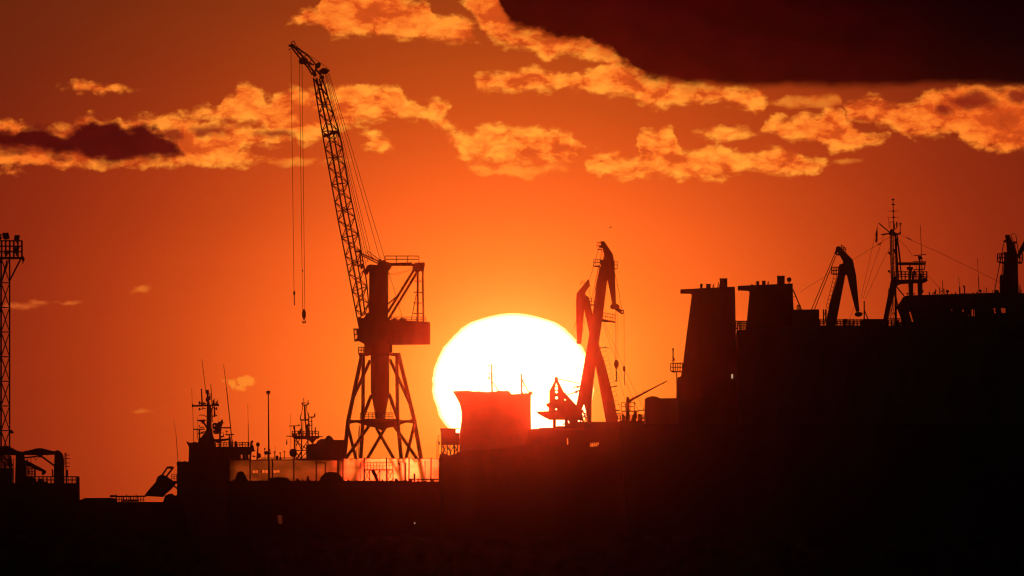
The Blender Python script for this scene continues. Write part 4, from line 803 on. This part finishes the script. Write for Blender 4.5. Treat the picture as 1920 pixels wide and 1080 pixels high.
T.part('control_box', MB(T).prism([(1188, 772), (1194, 772), (1194.6, 784), (1189, 784)], -.6, .6), STEEL)

# ================================================================== the big dark ship on the right (2600 m)
T = Thing('large_ship', 'huge black ship filling the right side, with two funnels, bridge and mast', 'ship', 3000, 1560, 1070)
T.part('hull', MB(T).prism([(1163, 800), (1212, 796), (2240, 796), (2240, 1086), (1190, 1086), (1178, 1000), (1166, 860)], -13, 13), HULL)
T.part('stern_house', MB(T).prism([(1209, 797), (1209.4, 748), (1214, 745.6), (1222, 743.4), (1232, 745), (1236, 747.6), (1272, 747.2), (1272, 797)], -11, 11), HOUSE)
T.part('main_house', MB(T).prism([(1382, 797), (1382, 620), (1400, 619), (1487, 612), (1690, 612), (1690, 797)], -12, 12), HOUSE)
T.part('bridge_house', MB(T).prism([(1690.2, 612), (1696, 619), (2085, 619), (2240, 640), (2240, 797), (1690.2, 797)], -12, 12), HOUSE)
def funnel(pts, caps, small):
    f_ = T.part('funnel', MB(T).prism(pts, -4.5, 4.5), FUNNEL)
    for x0, x1, y0, y1 in caps: T.part('exhaust_pipe', MB(T).rev((x0 + x1) / 2, random.uniform(-2, 2), [(y1, (x1 - x0) / 2), (y0 + .8, (x1 - x0) / 2), (y0 + .7, (x1 - x0) / 2 + .5), (y0, (x1 - x0) / 2 + .5)], 12), FUNNEL, f_)
    for a, b, r in small: T.part('vent_pipe', MB(T).bar(a, b, r, n=6), STEEL, f_)
    return f_
f1 = funnel([(1276, 543), (1377.2, 538), (1378, 560), (1379, 619), (1381, 660), (1381, 797), (1268, 797), (1268.2, 742), (1271, 708), (1278.3, 705), (1288, 625), (1297.6, 553), (1296, 550.6), (1276, 550)], [(1312.6, 1317.4, 532, 542), (1324, 1332.8, 532, 542), (1349.6, 1364, 521.6, 541)], [((1336, 541), (1338, 533), .5), ((1339, 541), (1338, 533), .5), ((1345.6, 541), (1347.4, 529), .6), ((1348, 541), (1349, 534), .5)])
T.part('lamp', MB(T).box(1371, 702, 1373.4, 710, -4.75, -4.6), LAMPW, f1)
T.part('lamp', MB(T).box(1312, 745, 1316, 746, -4.75, -4.6), LAMPO, f1)
f2 = funnel([(1384, 536.4), (1485.6, 532), (1486.2, 560), (1487.4, 581), (1487.4, 797), (1394, 797), (1399.2, 619), (1406, 548), (1404, 545), (1384, 544)], [(1418.4, 1423.8, 527, 536), (1428.6, 1435.4, 526.4, 536), (1457, 1471.4, 517, 536)], [((1407, 536), (1410, 533), .5), ((1410, 533), (1412, 536), .5), ((1439, 536), (1440.4, 527), .5), ((1441.4, 536), (1440.6, 527), .4), ((1416, 536), (1416.4, 528), .3)])
T.part('satellite_dome', MB(T).ball(1479.6, 524.4, 4.4, 4.6).bar((1479.4, 528), (1479.4, 534), .7), HOUSE)
T.part('railing', MB(T).rails_box(1379, 1399, 619.4, -4, 4, 17, 4.4, .5, 4).bar((1380, 619), (1386, 604), .6).bar((1388, 619), (1388, 602), .9), STEEL)
T.part('deckhouse', MB(T).prism([(1487.2, 581.4), (1534.4, 581), (1534.8, 640), (1487.2, 640)], -8, 8), HOUSE)
T.part('vent', MB(T).rails_box(1494.6, 1500.6, 581.4, -.4, .4, 9, 1.8, .5, 1), STEEL)
T.part('stay', MB(T).bar((1487, 543), (1502.6, 580.4), .8).bar((1486.8, 556), (1493, 556), .3), STEEL)
T.part('railing', MB(T).rails_box(1535, 1661, 612.4, -11, 11, 12.4, 6.2, .48, 3), STEEL)
T.part('deck_gear', MB(T).prism([(1580, 613), (1580, 600), (1582, 598), (1589, 598), (1589, 603), (1586, 606), (1587, 613)], -1, 1).bar((1596, 612), (1604, 601), .9).bar((1592, 600), (1592, 612), 1.0).bar((1599, 598), (1600, 612), .7), STEEL)
T.part('locker', MB(T).prism([(1614, 613), (1614, 600.4), (1630, 599.6), (1660, 599.6), (1660, 613)], -5, 5), HOUSE)
T.part('crane_rest', MB(T).bar((1620.6, 601), (1620.4, 566), 1.0, .8).bar((1620.6, 567.4), (1620.2, 565), 1.5).bar((1621.4, 583), (1627.6, 599), .7), STEEL)
T.part('railing', MB(T).rails_box(1662, 1694, 612.4, -11, 11, 14, 6, .5, 3), STEEL)
T.part('deck_gear', MB(T).prism([(1674, 613), (1678, 602), (1681, 599), (1684, 603), (1690, 604.6), (1688, 613)], -1, 1), STEEL)
# bridge: roof, pillars, lower wall, window panes; the sky shows through its windows
WIN = [[(1701.6, 582), (1708.4, 584.6), (1714, 604), (1707, 604)], [(1781.2, 580.6), (1786, 580), (1786, 583.6), (1782.6, 583.6)], [(1797, 580), (1799.8, 580), (1799.8, 586), (1798, 587)], [(1803, 580), (1808.2, 580), (1807.6, 588), (1804, 587)],
       [(1814.4, 581), (1817.4, 580), (1818, 594), (1814, 594)], [(1820.4, 580), (1828.6, 579.8), (1829, 594), (1820.4, 593)], [(1861, 577.4), (1867.6, 577.2), (1869.4, 587.6), (1863.6, 588)], [(1874.6, 577.2), (1886.6, 577), (1886.8, 587), (1877, 587.4)]]
br = T.part('bridge', MB(T).prism([(1680.6, 575.4), (1688, 567), (1694.6, 556), (1700, 554.6), (1780, 552.2), (1879, 549), (1920, 550.4), (2080, 552), (2090, 620), (1695, 620), (1694, 606), (1684, 580)], -5.0, 5.0, holes=WIN), HOUSE)
for q in WIN: T.part('window', MB(T).prism(q, -4.7, -4.6), GLASS, br)
for a, b in (((1701.6, 582), (1708, 604)), ((1815, 580), (1815.6, 594)), ((1824, 580), (1824.4, 594)), ((1800, 585), (1808, 588)), ((1864, 582), (1869, 588))): T.part('window_frame', MB(T).bar((*a, -4.3), (*b, -4.3), .7, n=4), STEEL, br)
T.part('antenna_group', MB(T).bar((1752.6, 551.6), (1754, 545), .8).bar((1748, 551), (1756, 544.6), .5).bar((1754.4, 552), (1754.6, 541.6), .5), STEEL)
T.part('antenna_group', MB(T).bar((1762, 551), (1762, 539.4), .7).bar((1764, 549), (1766.6, 543), .5).bar((1767.4, 551), (1767.2, 526), .4).bar((1770, 551), (1769.6, 541), .8), STEEL)
T.part('searchlight', MB(T).bar((1777, 551), (1777, 548), .8).ball(1776.4, 546.4, 3.4, 2.8), STEEL)
T.part('whip_aerial', MB(T).bar((1799.6, 550.6), (1799.4, 538), .9).bar((1799.4, 538), (1797.4, 519), .35), STEEL)
T.part('mast_light', MB(T).bar((1808.8, 550.6), (1808.2, 538), .9).ball(1807.6, 536.8, 1.9), STEEL)
T.part('whip_aerial', MB(T).bar((1836, 549.4), (1834.4, 520), .55).bar((1834.4, 520), (1832.8, 484.6), .35).prism([(1833, 545), (1838.5, 542.6), (1841, 545.6), (1840, 549.6), (1837, 546.4)], -.4, .4), STEEL)
T.part('pole', MB(T).bar((1849.4, 549.4), (1849.4, 539), .5), STEEL); T.part('pole', MB(T).bar((1912, 549.6), (1912.6, 534), .7), STEEL)
rr = random.Random(11)
for i in range(26):
    x = 1742 + i * 6.9 + rr.uniform(-2, 2)
    if 1878 < x < 1912: continue
    h = rr.choice([1.2, 1.8, 2.4, 3.4, 5.5]); y = 553.2 - (x - 1742) * .03
    T.part('roof_fitting', MB(T).box(x, y - h, x + rr.uniform(1.0, 3.4) / (1 + h * .25), y + 1.5, rr.uniform(-4.5, -2), rr.uniform(-1, 4)), STEEL)
# signal mast: raking leg, tripod struts, lattice trunk, platform, upper trunk and polemast
mast = T.part('signal_mast', MB(T).prism([(1670.6, 526), (1675, 519.4), (1681, 520.6), (1683, 524.6), (1737, 523.6), (1740, 525.6), (1736, 529), (1731, 531), (1720, 531), (1692, 532.4), (1683.6, 534.6), (1679.4, 541), (1677, 552), (1663.6, 600), (1662, 612.6), (1655, 612.6), (1656.4, 598)], -1.6, 1.6), GREYSHIP)
T.part('leg', MB(T).prism([(1703.4, 531), (1712, 531), (1712, 556), (1704.6, 556)], -1.4, 1.4), GREYSHIP, mast); T.part('leg', MB(T).prism([(1720.6, 530.6), (1729.4, 530.6), (1728.8, 556), (1721.4, 556)], -1.4, 1.4), GREYSHIP, mast)
T.part('strut', MB(T).bar((1679.4, 536), (1695, 554.6), .85), GREYSHIP, mast); T.part('strut', MB(T).bar((1677.6, 545), (1683, 572), .9).bar((1688, 580), (1696, 612), .7), GREYSHIP, mast)
tr = MB(T)
for x0, x1, d, r in ((1672, 1675, -1, .5), (1676.4, 1677.6, -1, .6), (1678.2, 1679, 1, 1.0), (1680, 1680.4, 1, .45)): tr.bar((x0 + 2, 612, d), (x1, 540, d), r)
for i in range(9): tr.bar((1673, 612 - i * 7.6, -1), (1679.6, 607 - i * 7.6, 1), .35, n=4)
T.part('lattice_trunk', tr.bar((1660.5, 611), (1674, 572), .5).bar((1664, 611), (1676, 580), .35).box(1676.4, 585.4, 1680.6, 590.4, -.4, .4).poly([(1666, 541.4), (1669, 541.4), (1668.6, 551.4), (1665.8, 551.4), (1666, 541.4)], .4).ladder((1669.6, 596, 0), (1675, 560, 0), .4, 4, .4), GREYSHIP, mast)
T.part('platform_railing', MB(T).rails_box(1677, 1738, 523.6, -1.5, 1.5, 14, 7, .5, 3).bar((1738.6, 509), (1736, 526), .6), STEEL, mast)
um = MB(T)
for x0, x1, d, r in ((1671, 1668.8, -.8, .65), (1673.6, 1672, .8, .9), (1676, 1674.6, -.8, .6), (1684.6, 1679.2, .8, 1.2), (1690.6, 1682, -.8, 1.3), (1681, 1678.4, 0, .9)): um.bar((x0, 524, d), (x1, 440, d), r)
for i in range(10): um.bar((1670.4 - i * .15, 522 - i * 8.4, -.8), (1684 - i * .5, 516 - i * 8.4, .8), .4, n=4)
for i in range(5): um.bar((1672, 520 - i * 8, .8), (1678 , 512 - i * 8, .8), .5, n=4)
T.part('upper_trunk', um.prism([(1678, 446), (1684, 448), (1684.6, 458), (1682, 462), (1679, 470), (1677.6, 458)], -.6, .6).prism([(1673.6, 467), (1681, 467), (1680, 471), (1678, 476), (1675, 470)], -.5, .5), GREYSHIP, mast)
for x, y in ((1667, 474.4), (1666.6, 509)): T.part('side_lamp', MB(T).box(x - 1.6, y - 2.4, x + 2.4, y + 1.4, -.3, .3).bar((x, y + 2.6), (x + 5, y + 2.6), .5), GREYSHIP, mast)
T.part('crow_nest', MB(T).prism([(1666.6, 439), (1668, 435), (1669.6, 430), (1672, 429), (1676, 431), (1677, 435), (1683, 438), (1688, 434.6), (1690, 437), (1688, 439.6), (1681, 440.6), (1676, 441.6), (1668, 440.6)], -1, 1), GREYSHIP, mast)
T.part('polemast', MB(T).bar((1676, 432), (1675.4, 408), 1.3, .7).bar((1675.4, 408), (1674.4, 372), .55).poly([(1667.6, 427), (1666.6, 416), (1675, 416)], .4).bar((1666.6, 416), (1666.4, 407), .3).bar((1670.6, 427), (1670.6, 416), .3).poly([(1675, 416), (1677, 420), (1677, 430)], .8), GREYSHIP, mast)
for y, xw in ((374.2, 2.9), (383.6, 3.4), (395.8, 3.0), (407.4, 3.2)): T.part('wind_disc', MB(T).ball(1674.6 + (y - 374) * .03, y, xw, 1.5), GREYSHIP, mast)
for y in (395.8, 407.4): T.part('dipole', MB(T).bar((1664.4, y), (1686, y), .28, n=4), STEEL, mast)
T.part('gaff', MB(T).bar((1672, 439), (1647.6, 418.4), .75), GREYSHIP, mast); T.part('yard', MB(T).bar((1652.4, 440), (1670, 437.4), 1.0).bar((1658, 439), (1658, 442), .5), GREYSHIP, mast)
T.part('antenna', MB(T).bar((1681.8, 426), (1681.6, 416), 1.0).bar((1681.4, 426), (1679, 430), .5).bar((1688, 437), (1688, 417), .55).bar((1685.6, 420.8), (1691, 419.8), .35).bar((1686, 418), (1690, 423), .35).bar((1690, 417.6), (1687, 423), .4).bar((1684.6, 462), (1688, 492), 1.2), GREYSHIP, mast)
T.part('radar_beam', MB(T).prism([(1683, 493), (1686, 491.8), (1735, 491.8), (1735, 496.6), (1722, 497), (1690, 497.4), (1684, 496.6)], -.6, .6), GREYSHIP, mast)
T.part('radar_scanner', MB(T).prism([(1700.4, 500.6), (1712, 500.4), (1712, 504.6), (1709.6, 507), (1708.4, 524), (1704.8, 524), (1704.4, 507), (1700.4, 505)], -.5, .5).bar((1706, 497), (1706, 501), .9), GREYSHIP, mast)
T.part('radar_scanner', MB(T).prism([(1714, 478.4), (1736.6, 476.4), (1736.8, 478), (1714.2, 480)], -.35, .35).prism([(1721.4, 480), (1728, 479.6), (1728, 485), (1725.6, 487), (1725.4, 510), (1728.6, 517), (1729.4, 527), (1721, 527), (1722.6, 514), (1723, 487), (1721.6, 485)], -.6, .6).bar((1728.6, 482), (1728.8, 526), .7), GREYSHIP, mast)
T.part('scanner_frame', MB(T).bar((1712, 490.4), (1735.6, 490), .5).poly([(1735.6, 490), (1733, 505.6), (1714, 505.6), (1712, 524)], .7).bar((1716, 508), (1713, 524), .9).bar((1718, 505), (1719, 490), .35), GREYSHIP, mast)
T.part('side_lamp', MB(T).prism([(1730, 524), (1734, 519.6), (1736, 523), (1736, 528), (1731, 528)], -.5, .5).box(1728.8, 544, 1731.4, 549, -.3, .3).bar((1729, 530), (1729.4, 545), .4).ball(1701.6, 550.6, 2.0).ball(1714, 551, 1.6), GREYSHIP, mast)
T.part('whip_aerial', MB(T).bar((1728, 478), (1725.6, 422), .45, .32, 5), STEEL, mast)
T.part('flag', MB(T).prism([(1645.4, 425.4), (1645.8, 440), (1645.4, 452), (1643.6, 455.6), (1641, 452.6), (1642.6, 444), (1641.4, 440), (1643.6, 432)], -.06, .06), TARP, mast)
for pts in ([(1668, 444.6), (1640, 462), (1604, 484), (1560, 510), (1500, 548)], [(1689, 440.4), (1710, 451), (1760, 473), (1820, 502), (1880, 532)], [(1684, 448), (1700, 464), (1712, 481)], [(1658, 441), (1640, 490), (1618, 560)], [(1646, 421), (1632, 480), (1614, 560)], [(1669, 464), (1650, 500), (1622, 562)], [(1741, 517), (1762, 540)], [(1604, 570), (1592, 600)]):
    T.part('rigging_wire', MB(T).poly(pts, .24, 4), ROPE)
for a, b in (((1652, 456), (1645, 460)), ((1701, 445.6), (1709, 450))): T.part('insulator', MB(T).bar(a, b, .8, .5, 5), STEEL)
# flag locker platform beside the first funnel
np_ = T.part('navigation_light_post', MB(T).bar((1262.4, 697), (1262, 653), .75).box(1260.6, 652.6, 1263.4, 658.4, -.2, .2).bar((1261, 668), (1265, 676), .9).bar((1258.6, 675), (1262, 677), .4).bar((1269.6, 744), (1268.8, 698), .8).bar((1271, 742), (1271.6, 720), .6).bar((1277, 712), (1278.6, 698), .6), STEEL)
T.part('platform', MB(T).prism([(1258, 695), (1266, 695.6), (1280, 696), (1280, 698), (1262, 698.6), (1258, 697)], -1.4, 1.4), STEEL, np_)
T.part('railing', MB(T).rails_box(1257.6, 1279.6, 696, -1.3, 1.3, 15, 4.6, .55, 2).ball(1276, 680.6, 3.2, 1.2).ball(1268, 681, 1.6, 1.0), STEEL, np_)
T.part('deck_lamp', MB(T).box(1499, 751.4, 1500.4, 752.6, -12.4, -12.2), LAMPO); T.part('deck_lamp', MB(T).box(1771.4, 1004, 1773, 1009, -13.4, -13.2), LAMPO)

T = Thing('deck_crane', 'deck crane right of the second funnel with a caged ladder and jib folded down', 'crane', 2990, 1558, 612, 'folded deck cranes')
T.part('mast', MB(T).prism([(1573.6, 508), (1586, 512), (1584.6, 517), (1566.4, 612.6), (1548.4, 612.6), (1551.6, 588.6), (1560, 557)], -1.5, 1.5), CRANE)
T.part('jib', MB(T).prism([(1568, 463.4), (1570, 461.8), (1573.6, 461.8), (1577.6, 465), (1588, 476), (1598.7, 487), (1600, 492), (1605, 516), (1611.4, 584), (1605.2, 584.8), (1596, 549), (1587.8, 515), (1584.6, 516.4), (1573.6, 510), (1573, 500), (1574, 496.6), (1577, 494.6), (1580.6, 494.6), (1580.8, 489.6), (1577, 483), (1574.4, 478.6), (1571.5, 479.6), (1568.6, 476.4), (1565.6, 476.6), (1565, 473.6), (1567, 469)], -1.1, 1.1, holes=[circ(1570.8, 474.6, 1.3, 8)]), CRANE)
T.part('jib_tip', MB(T).disc(1609.6, 589.4, 7.2, -.9, .9, 4.6).bar((1612, 587.6), (1617.6, 587), .9), CRANE)
o = T.part('platform', MB(T).box(1559, 512.8, 1573, 514.8, -1.3, 1.3), STEEL); T.part('railing', MB(T).rails_box(1559.4, 1572, 513, -1.2, 1.2, 12, 4, .48, 2), STEEL, o)
T.part('railing', MB(T).rail([(1577.4, 467, -.9), (1586, 473, -.9), (1586, 473, .9), (1577.4, 467, .9)], 7.6, 4.2, .4, 2), STEEL)
T.part('ladder', MB(T).ladder((1553.6, 578, -1.2), (1569.6, 516, -1.2), .3, 4.0, .42, -5.4), STEEL)
T.part('control_cabinet', MB(T).box(1543, 580, 1545.4, 608, -.5, .5).box(1547, 580, 1550, 604, -.5, .5).bar((1545, 591), (1548, 585), .4), STEEL)
for pts in ([(1565.4, 475.6), (1521.4, 580.6)], [(1568.4, 477), (1526.8, 581)]): guy(T, 'rope', pts, .5)
T.part('winch', MB(T).disc(1576, 498, 2.6, -1.3, 1.3), STEEL)
T = Thing('deck_crane', 'stout deck crane on the bridge roof at the right edge, boom leaving the frame', 'crane', 3010, 1895, 550, 'folded deck cranes')
T.part('mast', MB(T).prism([(1880, 551), (1881, 515), (1883, 488), (1884.4, 480), (1888.6, 471), (1887, 454.6), (1884.8, 441), (1892, 440), (1895, 447), (1902.8, 462), (1906, 472), (1908, 487), (1908.6, 520), (1910, 551)], -1.5, 1.5), CRANE)
T.part('head_sheave', MB(T).disc(1884, 452.4, 2.4, -1, 1).disc(1884, 475, 2.8, -1, 1), STEEL)
T.part('boom', MB(T).prism([(1909, 474), (1912, 466), (1938, 418), (1950, 425), (1914, 479)], -.3, -.2).prism([(1908, 480), (1912, 470), (1915, 474), (1911, 484)], -.8, .8).bar((1912, 479, -.8), (1950, 414, -.8), .8).bar((1911, 471, .8), (1944, 410, .8), .8), CRANE)
T.part('side_cabinet', MB(T).prism([(1874.6, 548.6), (1874.6, 518), (1877, 514.6), (1880.6, 516), (1880.6, 548.6)], -.9, .9), CRANE)
for x0, x1, y in ((1870.4, 1884, 490.4), (1907.6, 1917, 491)):
    o = T.part('platform', MB(T).prism([(x0, y), (x1, y + .6), (x1, y + 4.4), (x0 + 3, y + 2.6)] if x0 < 1890 else [(x0, y), (x1, y), (x1 - 1, y + 3.4), (x0, y + 3)], -1.4, 1.4), STEEL)
    T.part('railing', MB(T).rails_box(x0, x1, y, -1.3, 1.3, 14.6, 4.4, .5, 2), STEEL, o)
T.part('ladder', MB(T).ladder((1904, 462, -1), (1895, 441, -1), .3, 3.6, .42).ladder((1909.6, 476, -1), (1904.4, 441, -1), .3, 3.6, .42).poly([(1895, 441), (1899, 438), (1904, 439)], .4).box(1900, 453, 1906, 456.6, -.6, .6), STEEL)
for pts in ([(1882.4, 455), (1865, 544)], [(1881, 492), (1878, 520)]): guy(T, 'rope', pts, .55)
T.part('deck_winch', MB(T).prism([(1864, 551), (1865.4, 536), (1866.4, 544), (1872, 543.6), (1872, 547.6), (1868, 551)], -.6, .6), STEEL)
T.part('side_pole', MB(T).bar((1879.2, 549), (1879.2, 535), .7), STEEL)

# ================================================================== a bird above the crossed cranes
T = Thing('bird', 'tiny bird flying above the tallest deck crane', 'bird', 2000, 1145, 427)
T.part('body', MB(T).ball(1145, 426.4, 1.5, .75).bar((1143.6, 426.2), (1142.8, 426.6), .45), FEATHER)
for sg in (-1, 1): T.part('wing', MB(T).prism([(1144.4, 425.8), (1145.6, 425.8), (1145.8 + .4, 424.6), (1144.8, 424.4)], 0.02 * sg, 0.22 * sg), FEATHER)

# ------------------------------------------------------------------ haze: thin, strongly forward-scattering sea air
hm = bpy.data.materials.new('sea haze'); hm.use_nodes = True; nt = hm.node_tree; nt.nodes.clear()
pv = nt.nodes.new('ShaderNodeVolumePrincipled'); pv.inputs['Color'].default_value = (0.96, 0.95, 0.93, 1)
pv.inputs['Density'].default_value = HAZE_DENSITY; pv.inputs['Anisotropy'].default_value = HAZE_G
oo = nt.nodes.new('ShaderNodeOutputMaterial'); nt.links.new(pv.outputs[0], oo.inputs['Volume'])
hx, hy0, hy1, hz0, hz1 = 2600, -400, 6600, -5.0, 112.0
structure('haze', [(-hx, hy0, hz0), (hx, hy0, hz0), (hx, hy1, hz0), (-hx, hy1, hz0), (-hx, hy0, hz1), (hx, hy0, hz1), (hx, hy1, hz1), (-hx, hy1, hz1)],
          [(3, 2, 1, 0), (4, 5, 6, 7), (0, 1, 5, 4), (1, 2, 6, 5), (2, 3, 7, 6), (3, 0, 4, 7)], hm, 'stuff')
